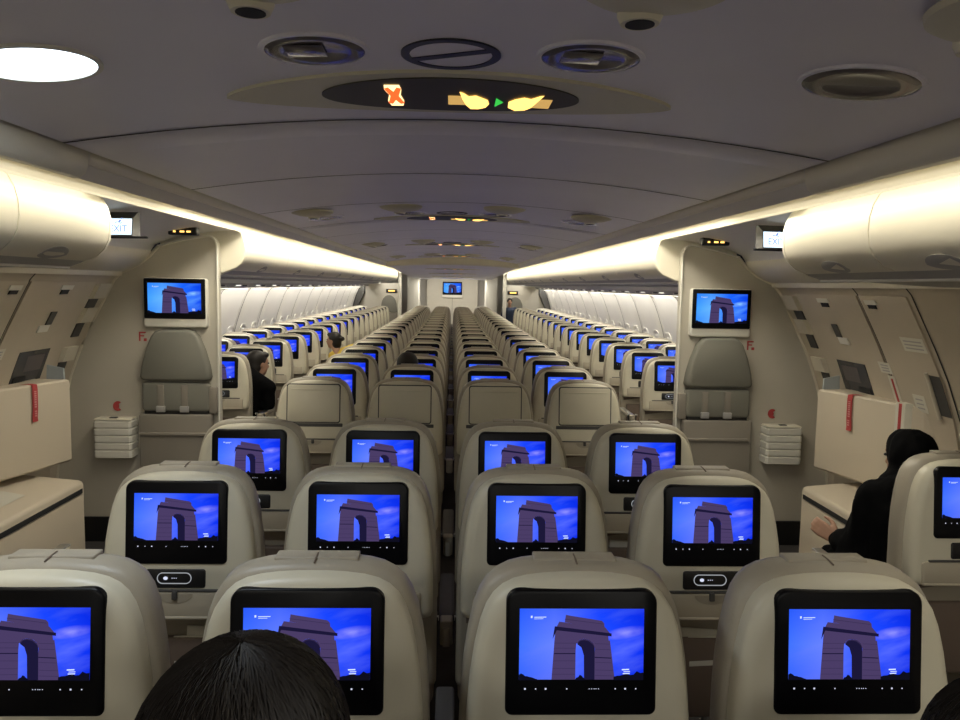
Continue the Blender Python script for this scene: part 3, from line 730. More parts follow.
# ribbed white boxes on the bulkheads
def ribbed_box(x, label):
    t = thing('ribbed_box', label, 'box', (x, 5.05, .578), 0, 'ribbed white boxes on the bulkheads')
    bm = bmesh.new(); rs = []
    z = 0
    prof = [(0, .010), (.006, .0)]
    for i in range(5):
        z0 = .01+i*.047
        prof += [(z0, -.002), (z0+.004, 0), (z0+.036, 0), (z0+.041, -.007), (z0+.045, -.007)]
    prof += [(.249, -.0)]
    for zz, e in prof:
        if e > 0: e = -e
        w = .118+e; d = .115+e
        rs.append([(-w, 0, zz), (w, 0, zz), (w, -d+.012, zz), (w-.012, -d, zz), (-w+.012, -d, zz), (-w, -d+.012, zz)])
    loft(bm, rs); obj('body', bm, M['white'], t, angle=15)
    bm = bmesh.new(); box(bm, -.112, .112, -.108, -.004, .249, .256, .002); obj('lid', bm, M['bin'], t)
    bm = bmesh.new(); box(bm, -.025, .02, -.09, -.06, .256, .262, .001); obj('lid_catch', bm, M['darkgrey'], t)
ribbed_box(-2.150, 'white ribbed plastic box on the left bulkhead, below a red mark')
ribbed_box(2.20, 'white ribbed plastic box on the right bulkhead, below a red mark')
for s, sd in ((-1, 'left'), (1, 'right')):
    bm = bmesh.new(); n = 16
    pts = [(.030*math.cos(R(a)), .032*math.sin(R(a))) for a in range(50, 311, 20)]+[(.004, -.012), (.010, 0), (.004, .012)]
    loft(bm, [[(x, 0, z) for x, z in pts], [(x, -.006, z) for x, z in pts]]); o = obj('red_symbol', bm, M['red'], smooth=False)
    o.location = (s*2.155, 5.05, .90); tag(o, 'round red symbol above the ribbed box on the %s bulkhead' % sd, 'symbol')
    bm = bmesh.new()
    for (a, b, c_, d) in ((-.024, -.015, -.03, .03), (-.015, .018, .021, .03), (-.015, .008, .0, .008), (.006, .024, -.03, -.012)):
        box(bm, a, b, -.004, 0, c_, d)
    o = obj('red_placard', bm, M['red'], smooth=False); o.location = (s*1.985, 5.05, 1.355); tag(o, 'small red placard beside the monitor on the %s bulkhead' % sd, 'placard')
    # small lit sign next to the bulkhead top
    t = thing('amber_sign', 'small amber-lit sign above the %s bulkhead' % sd, 'sign', (s*1.60, 4.72, 2.015), 0)
    bm = bmesh.new(); box(bm, -.085, .085, -.03, .03, -.028, .02, .008); obj('housing', bm, M['black'], t)
    for xx, ww in ((-.045, .007), (.0, .013), (.038, .012)):
        bm = bmesh.new(); box(bm, xx-ww, xx+ww, -.033, -.029, -.013, -.003, .001); obj('lamp', bm, M['e_amber'], t)
    # the same sign far away on the rear walls
    t = thing('amber_sign', 'tiny amber-lit sign on the far wall, %s side' % sd, 'sign', (s*1.60, 20.5, 1.54), 0)
    bm = bmesh.new(); box(bm, -.14, .14, -.03, 0, -.05, .05, .01); obj('housing', bm, M['black'], t)
    bm = bmesh.new(); box(bm, -.08, .09, -.034, -.029, -.018, .018, .001); obj('lamp', bm, M['e_amber'], t)

# exit signs over the doors
def exit_sign(s, label):
    t = thing('exit_sign', label, 'exit sign', (s*1.505, 3.60, 1.915), R(s*10))
    w, h = .068, .080
    bm = bmesh.new()
    sec = [(-.012, 0), (-.004, h), (.04, h+.03), (.05, h+.03), (.05, 0)]
    loft(bm, [[(x, y, z) for y, z in sec] for x in (-w, w)]); obj('housing', bm, M['darkgrey'], t, smooth=False)
    bm = bmesh.new(); poly(bm, [(-w+.004, -.0135, .005), (w-.004, -.0135, .005), (w-.004, -.0058, h-.003), (-w+.004, -.0058, h-.003)])
    f = obj('lit_face', bm, M['e_exit'], t, smooth=False)
    me = text_mesh('EXIT', .042); o = link('lettering', me, f, [M['e_exittxt']]); o.location = (0, -.0138, .031); o.rotation_euler = (R(85), 0, 0)
    bm = bmesh.new()   # running figure and door of the pictogram
    for q in ([(-.004, .060), (.006, .058), (.014, .070), (.006, .074)], [(.006, .056), (.016, .062), (.019, .060), (.008, .053)], [(-.020, .062), (-.004, .064), (-.004, .060), (-.018, .058)], [(.012, .075), (.019, .075), (.019, .081), (.012, .081)]):
        poly(bm, [(x, -.0138+.09*(z)*1.0-.0005*0, z) if False else (x, -.0135+z*.0875-.0012, z) for x, z in q])
    obj('pictogram', bm, M['e_exittxt'], f, smooth=False)
    bm = bmesh.new(); box(bm, -.11, .14, -.016, -.004, -.012, -.002); obj('sill', bm, M['black'], t, smooth=False)
exit_sign(-1, 'lit white EXIT sign over the left door, beside the bins')
exit_sign(1, 'lit white EXIT sign over the right door, beside the bins')

# ---------------------------------------------------------------- doors
def wallpt(s, y, z, off): return (s*(door_x(z)-off), y, z)
def patch(bm, s, y0, y1, z0, z1, off, th=.006, n=3):
    n = max(n, 6)
    rs0 = []
    ys = (y0, y1); zs = [z0+(z1-z0)*i/n for i in range(n+1)]
    ringo = [wallpt(s, y0, z, off) for z in zs]+[wallpt(s, y1, z, off) for z in reversed(zs)]
    ringi = [wallpt(s, y0, z, off-th) for z in zs]+[wallpt(s, y1, z, off-th) for z in reversed(zs)]
    loft(bm, [ringi, ringo])
for s, sd in ((-1, 'left'), (1, 'right')):
    bm = bmesh.new(); patch(bm, s, 4.075, 4.93, .42, 1.70, .010, .016, 40); d = struct(obj('door_%d' % (1 if s < 0 else 2), bm, M['door'], angle=30))
    bm = bmesh.new(); patch(bm, s, 3.615, 4.045, .42, 1.70, .010, .016, 40); obj('side_panel', bm, M['door'], d, angle=30)
    bm = bmesh.new(); patch(bm, s, 4.30, 4.62, 1.13, 1.31, .014, .004, 9); w = obj('door_window', bm, M['glass'], d, smooth=False)
    bm = bmesh.new(); patch(bm, s, 4.32, 4.44, 1.135, 1.165, .022, .009); obj('window_catch', bm, M['dark'], w, smooth=False)
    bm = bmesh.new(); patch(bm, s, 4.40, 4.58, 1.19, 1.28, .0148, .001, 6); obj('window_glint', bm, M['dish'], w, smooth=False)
    for (ya, yb, za, zb, nm, m) in ((4.40, 4.53, 1.655, 1.68, 'latch_cover', 'white'), (4.42, 4.50, 1.63, 1.655, 'latch_recess', 'dark'), (3.89, 4.0, 1.655, 1.68, 'latch_cover', 'white'), (3.91, 3.98, 1.635, 1.655, 'latch_recess', 'dark'), (4.43, 4.49, 1.455, 1.53, 'latch_recess', 'darkgrey'), (4.37, 4.48, 1.415, 1.455, 'latch_cover', 'white')):
        bm = bmesh.new(); patch(bm, s, ya, yb, za, zb, .018, .008, 1); obj(nm, bm, M[m], d, smooth=False)
    for (ya, yb, za, zb) in ((4.80, 4.96, 1.60, 1.69), (4.80, 4.94, 1.45, 1.54), (4.78, 4.92, 1.21, 1.30)):
        bm = bmesh.new(); patch(bm, s, ya, yb, za, zb, .040, .035, 1); g = obj('hinge_cover', bm, M['cream'], d, smooth=False)
        bm = bmesh.new(); patch(bm, s, ya+.01, yb-.04, za-.09, za-.005, .02, .012, 1); obj('hinge_slot', bm, M['darkgrey'], g, smooth=False)
    for (ya, yb, za, zb) in ((3.63, 3.82, 1.43, 1.50), (4.03, 4.14, 1.285, 1.345), (3.80, 3.90, 1.11, 1.20)):
        bm = bmesh.new(); patch(bm, s, ya, yb, za, zb, .0125, .002, 1); pl = obj('placard', bm, M['paper'], d, smooth=False)
        bm = bmesh.new()
        for q in range(3):
            zz = za+(zb-za)*(.25+.25*q); patch(bm, s, ya+.02, yb-.02, zz-.005, zz+.002, .0132, .0008, 1)
        obj('placard_lines', bm, M['binunder'], pl, smooth=False)
    bm = bmesh.new(); patch(bm, s, 4.02, 4.085, 1.12, 1.275, .013, .002, 2); pl = obj('striped_placard', bm, M['paper'], d, smooth=False)
    bm = bmesh.new(); patch(bm, s, 4.042, 4.062, 1.12, 1.26, .0138, .0009, 2); obj('red_stripe', bm, M['red'], pl, smooth=False)
    bm = bmesh.new(); patch(bm, s, 3.61, 3.71, 1.12, 1.32, .0145, .003, 4); g = obj('grip_recess', bm, M['darkgrey'], d, smooth=False)
    bm = bmesh.new(); tube(bm, [wallpt(s, 3.70, z, .022) for z in (1.10, 1.13, 1.2, 1.3, 1.33)], .010, 8); obj('grip_bar', bm, M['cream'], g)
    # slide cover that bulges out of the lower door; it stands slightly skewed
    A = (2.222, 4.56); B = (2.372, 3.99)
    bm = bmesh.new(); z0, z1 = .648, 1.134
    def top(e, z): return [(s*(A[0]+e), A[1]-e, z), (s*(B[0]+e*.6), B[1]+e, z), (s*(door_x(z)+.01), B[1]+e*.5, z), (s*(door_x(z)+.01), A[1]-e, z)]
    loft(bm, [top(.012, z0), top(0, z0+.012), top(0, z1-.010), top(.010, z1)]); sl = obj('slide_cover', bm, M['slide'], d, smooth=False)
    bm = bmesh.new()   # white edge strip with the red line
    e0 = (B[0]+.0, B[1]-.0); dx, dy = .012, -.055
    q = [(e0[0]-.004, e0[1]), (e0[0]-.012+.03, e0[1]-.05), (e0[0]+.05, e0[1]-.07), (door_x(.9), e0[1]-.07), (door_x(.9), e0[1])]
    loft(bm, [[(s*x, y, z) for x, y in q] for z in (z0-.01, z1+.008)]); es = obj('edge_strip', bm, M['paper'], sl, smooth=False)
    bm = bmesh.new(); a = Vector((e0[0]+.0037, e0[1]-.0175)); b = Vector((e0[0]+.0103, e0[1]-.0325))
    loft(bm, [[(s*(a.x-.002), a.y, z), (s*(b.x-.002), b.y, z), (s*(b.x+.004), b.y, z), (s*(a.x+.004), a.y, z)] for z in (z0, z1+.004)]); obj('red_line', bm, M['red'], es, smooth=False)
    # rounded return of the cover
    bm = bmesh.new(); q = [(B[0]+.045, 3.93), (B[0]+.06, 3.84), (B[0]+.09, 3.79), (2.50, 3.78), (2.50, 3.93)]
    loft(bm, [[(s*x, y, z) for x, y in q] for z in (z0+.03, z1-.005)]); obj('cover_return', bm, M['door'], sl, smooth=False)
    # tilted pale card standing behind the top edge of the cover
    bm = bmesh.new(); loft(bm, [[(s*2.25, y, .95), (s*2.37, y, .95), (s*2.355, y, 1.215), (s*2.262, y, 1.195)] for y in (4.575, 4.59)])
    obj('side_guard', bm, M['bluegrey'], d, smooth=False)
    # low sill box with a dark slot
    bm = bmesh.new(); q = [(2.075, 0), (2.075, .555), (2.082, .572), (2.10, .58), (2.54, .62), (2.54, 0)]
    loft(bm, [[(s*x, y, z) for x, z in q] for y in (2.9, 4.38)]); lb = struct(obj('trim_20', bm, M['slide'], angle=50))
    bm = bmesh.new(); box(bm, *sorted((s*2.070, s*2.08)), 2.95, 4.36, .512, .537); obj('slot', bm, M['dark'], lb, smooth=False)
    bm = bmesh.new(); poly(bm, [(s*2.20, 3.75, .591), (s*2.34, 3.78, .604), (s*2.34, 4.05, .604), (s*2.20, 4.02, .591)]); bmesh.ops.translate(bm, vec=(0, 0, .0015), verts=bm.verts); obj('placard', bm, M['paper'], lb, smooth=False)
    # red warning ribbon hanging over the slide cover
    t = thing('warning_ribbon', 'red warning ribbon hanging on the %s door slide cover' % sd, 'ribbon', (0, 0, 0), 0, 'red ribbons on the slide covers')
    u = Vector((B[0]-A[0], B[1]-A[1])).normalized(); nrm = Vector((u.y, -u.x))
    if nrm.x > 0: nrm = -nrm
    f = .45; c0 = Vector(A)+u*f*.589
    bm = bmesh.new(); rs = []
    hw = .019
    path = [(.06, 1.135, .005), (.02, 1.137, .003), (-.004, 1.134, 0), (-.008, 1.11, 0), (-.009, 1.0, .001), (-.010, .95, .004), (-.012, .93, .004)]
    for off, z, sk in path:
        c = c0-nrm*off*1.0 if False else c0+nrm*(-off)
        c = c+u*sk*2
        a, b = c-u*hw, c+u*hw
        rs.append([(s*a.x, a.y, z), (s*b.x, b.y, z), (s*(b.x-nrm.x*.0015), b.y-nrm.y*.0015, z-.0005), (s*(a.x-nrm.x*.0015), a.y-nrm.y*.0015, z-.0005)])
    loft(bm, rs); obj('ribbon', bm, M['red'], t, smooth=False)
    bm = bmesh.new(); rr = random.Random(3); z = 1.10
    while z > .96:   # worn illegible lettering running down the ribbon
        hgt = .006+.004*rr.random()
        if rr.random() < .85:
            c = c0+nrm*.0125+u*.004; a, b = c-u*.008, c+u*.008
            poly(bm, [(s*a.x, a.y, z), (s*b.x, b.y, z), (s*b.x, b.y, z-hgt), (s*a.x, a.y, z-hgt)])
        z -= hgt+.004
    obj('lettering', bm, M['redtxt'], t, smooth=False)

# ---------------------------------------------------------------- people
def capsule(bm, p0, r0, p1, r1, n=10):
    a, b = Vector(p0), Vector(p1); d = b-a; L = d.length
    if L < 1e-6: return
    q = d.to_track_quat('Z', 'Y').to_matrix()
    rs = []
    for k in range(1, 5):
        th = math.pi/2*k/4; rs.append((-r0*math.cos(th), r0*math.sin(th)))
    for k in range(0, 4):
        th = math.pi/2*k/4; rs.append((L+r1*math.sin(th), r1*math.cos(th)))
    loft(bm, [[a+q@Vector((rr*math.cos(2*math.pi*i/n), rr*math.sin(2*math.pi*i/n), z)) for i in range(n)] for z, rr in rs])
def ellipsoid(bm, c, r, rot=None, n=20):
    rs = []; mt = (rot or Matrix.Identity(3))
    for k in range(1, n):
        th = math.pi*k/n
        rs.append([Vector(c)+mt@Vector((r[0]*math.sin(th)*math.cos(2*math.pi*i/n), r[1]*math.sin(th)*math.sin(2*math.pi*i/n), r[2]*math.cos(th))) for i in range(n)])
    loft(bm, rs)
def fused(name, bm, m, parent, voxel, smooth=4, fold=0, fs=9):
    bmesh.ops.recalc_face_normals(bm, faces=bm.faces)
    me = bpy.data.meshes.new('tmp'); bm.to_mesh(me); bm.free()
    o = bpy.data.objects.new('tmp', me); col.objects.link(o)
    r = o.modifiers.new('r', 'REMESH'); r.mode = 'VOXEL'; r.voxel_size = voxel
    s = o.modifiers.new('s', 'SMOOTH'); s.iterations = smooth; s.factor = .6
    dg = bpy.context.evaluated_depsgraph_get(); dg.update()
    new = bpy.data.meshes.new_from_object(o.evaluated_get(dg)); bpy.data.objects.remove(o); bpy.data.meshes.remove(me)
    new.materials.clear()
    if fold:
        for v in new.vertices:
            c = v.co; q = noise.noise(Vector((c.x*fs*1.6, c.y*fs*1.6, c.z*fs*.55)))+.5*noise.noise(Vector((c.x*fs*4, c.y*fs*4, c.z*fs*1.2)))
            v.co = c+v.normal*q*fold
    for p in new.polygons: p.use_smooth = True
    return link(name, new, parent, [m])
def chain(bm, pts, rs, n=10):
    for i in range(len(pts)-1): capsule(bm, pts[i], rs[i], pts[i+1], rs[i+1], n)
def hand(bm, wrist, fdir, pdir, curl=.5, k=1.0, side=1):
    """palm and five fingers; fdir: forward, pdir: direction the palm faces"""
    f = Vector(fdir).normalized(); p = Vector(pdir); p = (p-f*p.dot(f)).normalized(); w = Vector(wrist); l = f.cross(p)*side
    base = []
    for i, o in enumerate((-.030, -.010, .010, .029)):
        b = w+(f*.088+l*o)*k; base.append(b)
        capsule(bm, w+f*.012*k+l*o*.55*k, .015*k, b, .0115*k, 8)
    for i, (b, L) in enumerate(zip(base, (.074, .084, .079, .060))):
        d = f.copy(); c = b.copy(); r = .0098*k
        for j, fr in enumerate((.42, .32, .26)):
            ang = curl*(.45+.35*j)
            d = (f*math.cos(sum(curl*(.45+.35*q) for q in range(j+1)))+p*math.sin(sum(curl*(.45+.35*q) for q in range(j+1)))).normalized()
            e = c+d*L*fr*k; capsule(bm, c, r, e, r*.88, 8); c = e; r *= .88
    t0 = w+(f*.022-l*.024+p*.004)*k; t1 = t0+(f*.035-l*.028+p*.014)*k; t2 = t1+(f*.028-l*.006+p*.012)*k; t3 = t2+(f*.022+l*.002+p*.006)*k
    chain(bm, [t0, t1, t2, t3], [.0145*k, .012*k, .0105*k, .009*k], 8)
def head_shapes(bm, c, look, k=1.0):
    """c = centre of the head, look = horizontal facing direction"""
    f = Vector(look).normalized(); up = Vector((0, 0, 1)); up = (up-f*up.dot(f)).normalized(); l = up.cross(f)
    mt = Matrix((l, f, up)).transposed()
    P = lambda x, y, z: Vector(c)+mt@(Vector((x, y, z))*k)
    ellipsoid(bm, P(0, -.012, .022), (.076*k, .094*k, .090*k), mt)
    ellipsoid(bm, P(0, .018, -.035), (.060*k, .070*k, .078*k), mt)
    ellipsoid(bm, P(0, .055, -.088), (.028*k, .024*k, .022*k), mt, 10)   # chin
    capsule(bm, P(0, .082, .018), .008*k, P(0, .104, -.022), .013*k, 8)  # nose
    capsule(bm, P(-.028, .078, .030), .010*k, P(.028, .078, .030), .010*k, 8)
    capsule(bm, P(-.018, .083, -.055), .008*k, P(.018, .083, -.055), .008*k, 8)
    for s in (-1, 1):
        ellipsoid(bm, P(s*.077, -.005, -.005), (.010*k, .018*k, .030*k), mt, 10)
    return P, mt
def eyes(P, mt, parent, k=1):
    for s in (-1, 1):
        bm = bmesh.new(); ellipsoid(bm, P(s*.030, .080, .012), (.012*k, .009*k, .007*k), mt, 10); obj('eye', bm, M['black'], parent)
def strands(bm, c, rx, ry, rz, n, r, seed, drop=.14, part=(0, 0)):
    rr = random.Random(seed); c = Vector(c)
    for i in range(n):
        az = rr.uniform(0, 2*math.pi); st = rr.uniform(.02, .5); wob = rr.uniform(-.55, .55); lift = 1.0+rr.uniform(.0, .06); L = rr.uniform(1.2, 1.9)
        pts = []
        for j in range(9):
            th = st+L*j/8; a = az+wob*math.sin(th*1.7)+.04*math.sin(th*9+i)
            sn = math.sin(min(th, math.pi/2)); z = math.cos(min(th, math.pi/2))-(max(0, th-math.pi/2)*1.0)
            pts.append(c+Vector((part[0]*(1-sn)+rx*lift*sn*math.cos(a), part[1]*(1-sn)+ry*lift*sn*math.sin(a), rz*lift*z)))
        tube(bm, pts, [r]*8+[r*.3], 3)
def person(x, y, label, cloth, headc=None, look=(0, 1, 0), hair=True, k=1.0, voxel=.012, haircol='hair', bun=False, z0=0, mask=False, foreground=False, arms=True):
    """seated figure; (x, y) is the seat origin"""
    t = thing('person', label, 'person', (x, y, 0))
    hc = Vector(headc) if headc else Vector((0, .25, 1.21))
    bm = bmesh.new()
    pel = Vector((hc.x*.15, .27, .57)); ch = Vector((hc.x*.55, .235, .88)); nk = Vector((hc.x*.92, hc.y-.02, hc.z-.125*k))
    sh = [Vector((hc.x*.75+s*.165*k, .225+(hc.y-.25)*.5, nk.z-.075)) for s in (-1, 1)]
    chain(bm, [pel, (pel+ch)/2, ch], [.135*k, .12*k, .135*k], 14)
    for s in (-1, 1): capsule(bm, pel+Vector((s*.06, 0, -.01)), .11*k, ch+Vector((s*.055, 0, .03)), .105*k, 12)
    chain(bm, [sh[0], ch+Vector((0, 0, .09)), sh[1]], [.06*k, .085*k, .06*k], 12)
    chain(bm, [nk-Vector((0, 0, .06)), nk, hc+Vector((0, -.01, -.05))], [.062*k, .05*k, .05*k], 12)
    cl = bmesh.new()
    chain(cl, [pel, (pel+ch)/2, ch], [.152*k, .138*k, .152*k], 14)
    for s in (-1, 1): capsule(cl, pel+Vector((s*.06, 0, -.01)), .125*k, ch+Vector((s*.055, 0, .03)), .12*k, 12)
    chain(cl, [sh[0], ch+Vector((0, 0, .09)), sh[1]], [.075*k, .10*k, .075*k], 12)
    for i, s in enumerate((-1, 1)):
        hip = pel+Vector((s*.085, .02, -.01)); knee = Vector((s*.11, .66, .54)); an = Vector((s*.11, .62, .10)); toe = Vector((s*.12, .73, .035))
        chain(bm, [hip, knee, an], [.085*k, .058*k, .038*k], 12); chain(bm, [an-Vector((0, 0, .04)), toe], [.036, .028], 10)
        chain(cl, [hip, knee, an+Vector((0, 0, .02))], [.10*k, .073*k, .056*k], 12)
        el = Vector((s*.215+hc.x*.5, .28, .72)); wr = Vector((s*.10, .47, .66))
        chain(bm, [sh[i], el, wr], [.05*k, .038*k, .026*k], 10)
        chain(cl, [sh[i], el, wr], [.064*k, .052*k, .040*k], 10)
        hand(bm, wr, (-s*.3, 1, -.15), (0, 0, -1), .5, 1, s)
    P, mt = head_shapes(bm, hc, look, k)
    body = fused('body', bm, M['skin'], t, voxel, 3)
    eyes(P, mt, body, k)
    fused('clothing', cl, M[cloth], t, voxel, 6)
    if hair:
        hb = bmesh.new()
        if foreground:
            for q, zz in (((.104, .118, .112), .018),): ellipsoid(hb, P(0, -.022, zz), tuple(v*k for v in q), mt)
            ellipsoid(hb, P(0, -.055, -.06), (.098*k, .072*k, .14*k), mt)
            ho = fused('hair', hb, M[haircol], t, .007, 4, .010, 11)
            sb = bmesh.new(); strands(sb, P(0, -.025, .020), .109*k, .122*k, .118*k, 1900, .0010, 5, part=(.0, 0)); s_ = obj('hair_strands', sb, M[haircol], ho); s_['kind'] = 'stuff'
        else:
            ellipsoid(hb, P(0, -.028, .034), (.086*k, .098*k, .092*k), mt)
            ellipsoid(hb, P(0, -.052, -.03), (.083*k, .066*k, .095*k), mt); ellipsoid(hb, P(0, .045, .085), (.062*k, .045*k, .030*k), mt)
            if bun: ellipsoid(hb, P(0, -.135, .03), (.036*k, .036*k, .036*k), mt, 10)
            fused('hair', hb, M[haircol], t, .01, 3)
    if mask:
        mb = bmesh.new(); ellipsoid(mb, P(0, .058, -.045), (.056*k, .052*k, .048*k), mt, 14); obj('face_mask', mb, M['maskw'], t)
    return t
# foreground passengers, seen from behind, only their hair rises into the frame
person(-.265, .64, 'person with long black hair seated nearest the camera, only hair visible', 'cloth', headc=(.034, .25, 1.150), foreground=True, k=1.09, look=(.05, 1, 0))
person(.795, .64, 'person with dark hair at the bottom right corner, only hair visible', 'cloth', headc=(-.075, .26, 1.105), foreground=True, k=1.0, look=(0, 1, 0))
# someone resting in the first screened centre row beyond the blank seats
person(-.265, 5.30, 'person whose black hair shows above a centre seat beyond the blank seats', 'cloth', headc=(-.045, .25, 1.125), k=.92)
# passenger leaning into the left aisle
person(-1.80, 6.05, 'dark-haired person in black leaning into the left aisle, seen from the side', 'cloth', headc=(.215, .36, 1.045), look=(.75, .66, -.1), k=.90, mask=False)
person(-.795, 8.50, 'person in a yellow top with tied dark hair, in the left aisle', 'yellow', headc=(-.53, .22, 1.075), look=(-.9, .25, 0), k=.80, bun=True)

# woman in black, leaning into the right aisle
def robed():
    x0, y0 = 1.80, 2.53
    t = thing('person', 'person in a black headscarf and robe leaning from the right seat, hand stretched out', 'person', (x0, y0, 0))
    W = lambda x, y, z: Vector((x-x0, y-y0, z))
    hc = W(1.80, 2.93, 1.075)
    bm = bmesh.new()
    pel = W(1.80, 2.80, .58); ch = W(1.76, 2.84, .86)
    sh = [W(1.66, 2.87, .93), W(1.92, 2.83, .93)]
    chain(bm, [pel, ch], [.13, .125], 14); chain(bm, [sh[0], ch+Vector((0, 0, .08)), sh[1]], [.055, .08, .055], 12)
    chain(bm, [ch, W(1.78, 2.9, 1.0), hc+Vector((0, -.01, -.05))], [.07, .05, .05], 12)
    el = W(1.62, 2.93, .72); wr = W(1.60, 3.04, .705)
    chain(bm, [sh[0], el, wr], [.048, .036, .025], 10)
    hand(bm, wr, (-.62, .60, .42), (.5, .65, -.2), .65, .85, 1)
    el2 = W(2.0, 2.95, .74); wr2 = W(1.78, 3.08, .67)
    chain(bm, [sh[1], el2, wr2], [.048, .036, .025], 10); hand(bm, wr2, (-.5, .8, 0), (0, 0, -1), .5, .88, -1)
    for s in (-1, 1):
        chain(bm, [W(1.80+s*.085, 2.82, .56), W(1.80+s*.11, 3.20, .54), W(1.80+s*.11, 3.16, .10)], [.08, .056, .036], 12); chain(bm, [W(1.80+s*.11, 3.16, .06), W(1.80+s*.12, 3.28, .035)], [.034, .028], 10)
    P, mt = head_shapes(bm, hc, (-.25, .95, -.15), .93)
    body = fused('body', bm, M['skin'], t, .006, 2); eyes(P, mt, body, .93)
    cl = bmesh.new()
    chain(cl, [pel, ch], [.165, .15], 16); chain(cl, [sh[0], ch+Vector((0, 0, .09)), sh[1]], [.072, .10, .072], 12)
    chain(cl, [sh[0], el, wr+(el-wr)*.12], [.072, .060, .046], 12); chain(cl, [sh[1], el2, wr2], [.07, .06, .045], 12)
    # cloth hanging between arm and lap
    chain(cl, [ch, (el+ch)/2+Vector((0, 0, -.06)), el+Vector((0, .0, -.05))], [.13, .085, .07], 12)
    for s in (-1, 1): chain(cl, [W(1.80+s*.085, 2.82, .56), W(1.80+s*.11, 3.20, .54), W(1.80+s*.10, 3.18, .12)], [.105, .09, .10], 12)
    fused('robe', cl, M['cloth'], t, .010, 6, .016)
    sc_ = bmesh.new()
    ellipsoid(sc_, P(0, -.025, .018), (.088, .104, .100), mt); ellipsoid(sc_, P(0, -.03, -.05), (.088, .088, .10), mt)
    chain(sc_, [P(0, -.02, -.08), W(1.73, 2.87, .95), W(1.68, 2.88, .86)], [.080, .085, .08], 14)
    chain(sc_, [P(0, -.04, -.10), W(1.82, 2.84, .95)], [.085, .10], 14)
    fused('headscarf', sc_, M['cloth'], t, .008, 5, .012)
robed()
bm = bmesh.new(); box(bm, -.05, .05, -.075, .075, 0, .006, .003); o = obj('leaflet', bm, M['bluegrey']); o.location = (1.63, 3.14, .70); o.rotation_euler = (R(18), R(8), R(35)); tag(o, 'pale blue leaflet held beside the outstretched hand', 'leaflet')

# distant standing passenger in the right aisle
def standing(x, y, label, cloth):
    t = thing('person', label, 'person', (x, y, 0)); bm = bmesh.new(); cl = bmesh.new()
    pel = Vector((0, 0, .88)); ch = Vector((0, 0, 1.22)); sh = [Vector((s*.17, 0, 1.30)) for s in (-1, 1)]
    chain(bm, [pel, ch], [.12, .125], 12); chain(bm, [sh[0], ch, sh[1]], [.05, .09, .05]); chain(bm, [ch, (0, 0, 1.45)], [.06, .05]); P, mt = head_shapes(bm, (0, 0, 1.52), (0, -1, 0), .95)
    chain(cl, [pel, ch], [.145, .15], 12); chain(cl, [sh[0], ch, sh[1]], [.07, .11, .07])
    for i, s in enumerate((-1, 1)):
        chain(bm, [(s*.09, 0, .85), (s*.1, .02, .47), (s*.1, 0, .08)], [.08, .055, .04]); chain(bm, [(s*.1, .02, .05), (s*.1, -.12, .03)], [.035, .028])
        chain(bm, [sh[i], (s*.23, .02, 1.04), (s*.22, -.06, .82)], [.048, .036, .026]); hand(bm, (s*.22, -.06, .82), (0, -.1, -1), (-s, 0, 0), .4, 1, s)
        chain(cl, [(s*.09, 0, .85), (s*.1, .02, .47), (s*.1, 0, .12)], [.10, .075, .06]); chain(cl, [sh[i], (s*.23, .02, 1.04), (s*.22, -.05, .86)], [.06, .05, .04])
    b = fused('body', bm, M['skin'], t, .014, 3); eyes(P, mt, b); fused('clothing', cl, M[cloth], t, .014, 5)
    hb = bmesh.new(); ellipsoid(hb, P(0, -.025, .035), (.085, .098, .09), mt); fused('hair', hb, M['hair'], t, .012, 3)
    t.scale = (.86, .86, .86)
_p = standing(1.50, 20.2, 'tiny distant person in dark blue standing at the far end, right aisle', 'denim')

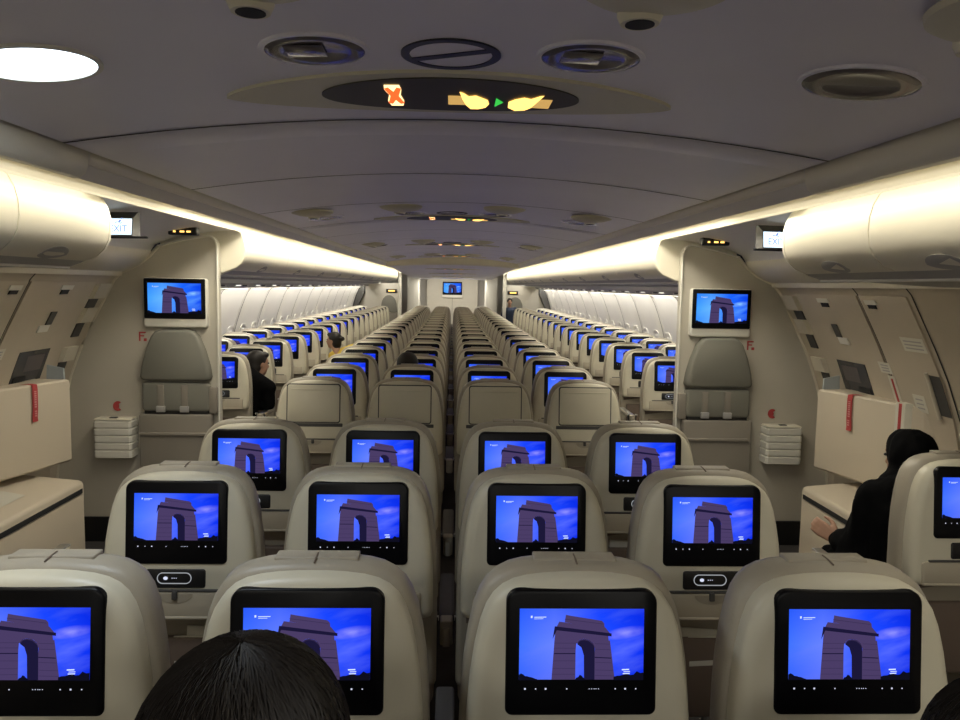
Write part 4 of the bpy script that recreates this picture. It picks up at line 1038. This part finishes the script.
# ---------------------------------------------------------------- lights of the cabin, and added fill lamps
def area(name, loc, rot, sx, sy, power, c):
    l = bpy.data.lights.new(name, 'AREA'); l.shape = 'RECTANGLE'; l.size = sx; l.size_y = sy; l.energy = power; l.color = c
    o = bpy.data.objects.new(name, l); col.objects.link(o); o.location = loc; o.rotation_euler = rot; return o
COVE, WASH = 4.6, 5.2
for s in (-1, 1):
    for (a, b) in ((Y0, 3.12), (3.12, 5.1), (5.1, 12.3), (12.3, 19.4)):
        L_ = b-a
        area('cove_lamp', (s*1.20, (a+b)/2, 2.125), (0, R(-s*4), 0), .05, L_-.02, L_*COVE*(1.5 if a == 3.12 else .55 if a == Y0 else 1.15), (1, .93, .77))
    for (a, b) in ((5.14, 12.5), (12.5, 20.3)):
        L_ = b-a
        area('wall_lamp', (s*2.26, (a+b)/2, 1.725), (0, R(-s*35), 0), .04, L_, L_*WASH, (1, .95, .86))
for s in (-1, 1): area('rear_fill_lamp', (s*.45, 20.9, 1.84), (R(25), 0, 0), .6, .12, 9, (1, .94, .82)); area('rear_fill_lamp', (s*1.75, 20.0, 1.88), (R(30), 0, 0), .5, .12, 5, (1, .94, .82))  # added area lights that brighten the far end walls, without any fixture
for s, sd in ((-1, 'left'), (1, 'right')):
    for q, yy in (('nearer', -.55), ('farther', -1.83)):  # added lamps, out of view, that brighten the near seat backs
        dish_lamp(s*.785, yy, .116, 'added round fill lamp, unseen behind the camera, %s side, %s one' % (sd, q), lit=True)
        area('downlight', (s*.785, yy, 2.10), (0, 0, 0), .2, .2, 9, (1, .96, .86))  # fill light belonging to the added lamp
area('downlight', (-.785, 1.53, 2.10), (0, 0, 0), .2, .2, 5, (.8, .9, 1))
w = bpy.data.worlds.new('w'); sc.world = w; w.use_nodes = True
w.node_tree.nodes['Background'].inputs[0].default_value = (.5, .5, .55, 1); w.node_tree.nodes['Background'].inputs[1].default_value = .02

# ---------------------------------------------------------------- camera
F, p_, yw, rl = 773.6, .09603, .03692, .0177
f = Vector((math.sin(yw)*math.cos(p_), math.cos(yw)*math.cos(p_), -math.sin(p_))); rt = Vector((math.cos(yw), -math.sin(yw), 0)); up = rt.cross(f)
rt2 = rt*math.cos(rl)+up*math.sin(rl); up2 = -rt*math.sin(rl)+up*math.cos(rl)
cd = bpy.data.cameras.new('camera'); cam = bpy.data.objects.new('camera', cd); col.objects.link(cam)
cd.sensor_width = 36; cd.lens = F*36/960; cd.clip_start = .02
cam.matrix_world = Matrix((rt2, up2, -f)).transposed().to_4x4(); cam.location = (.0045, 0, 1.72)
sc.camera = cam
sc.view_settings.view_transform = 'Standard'; sc.view_settings.look = 'None'; sc.view_settings.gamma = 1; sc.view_settings.exposure = .2
sc.view_settings.use_curve_mapping = False
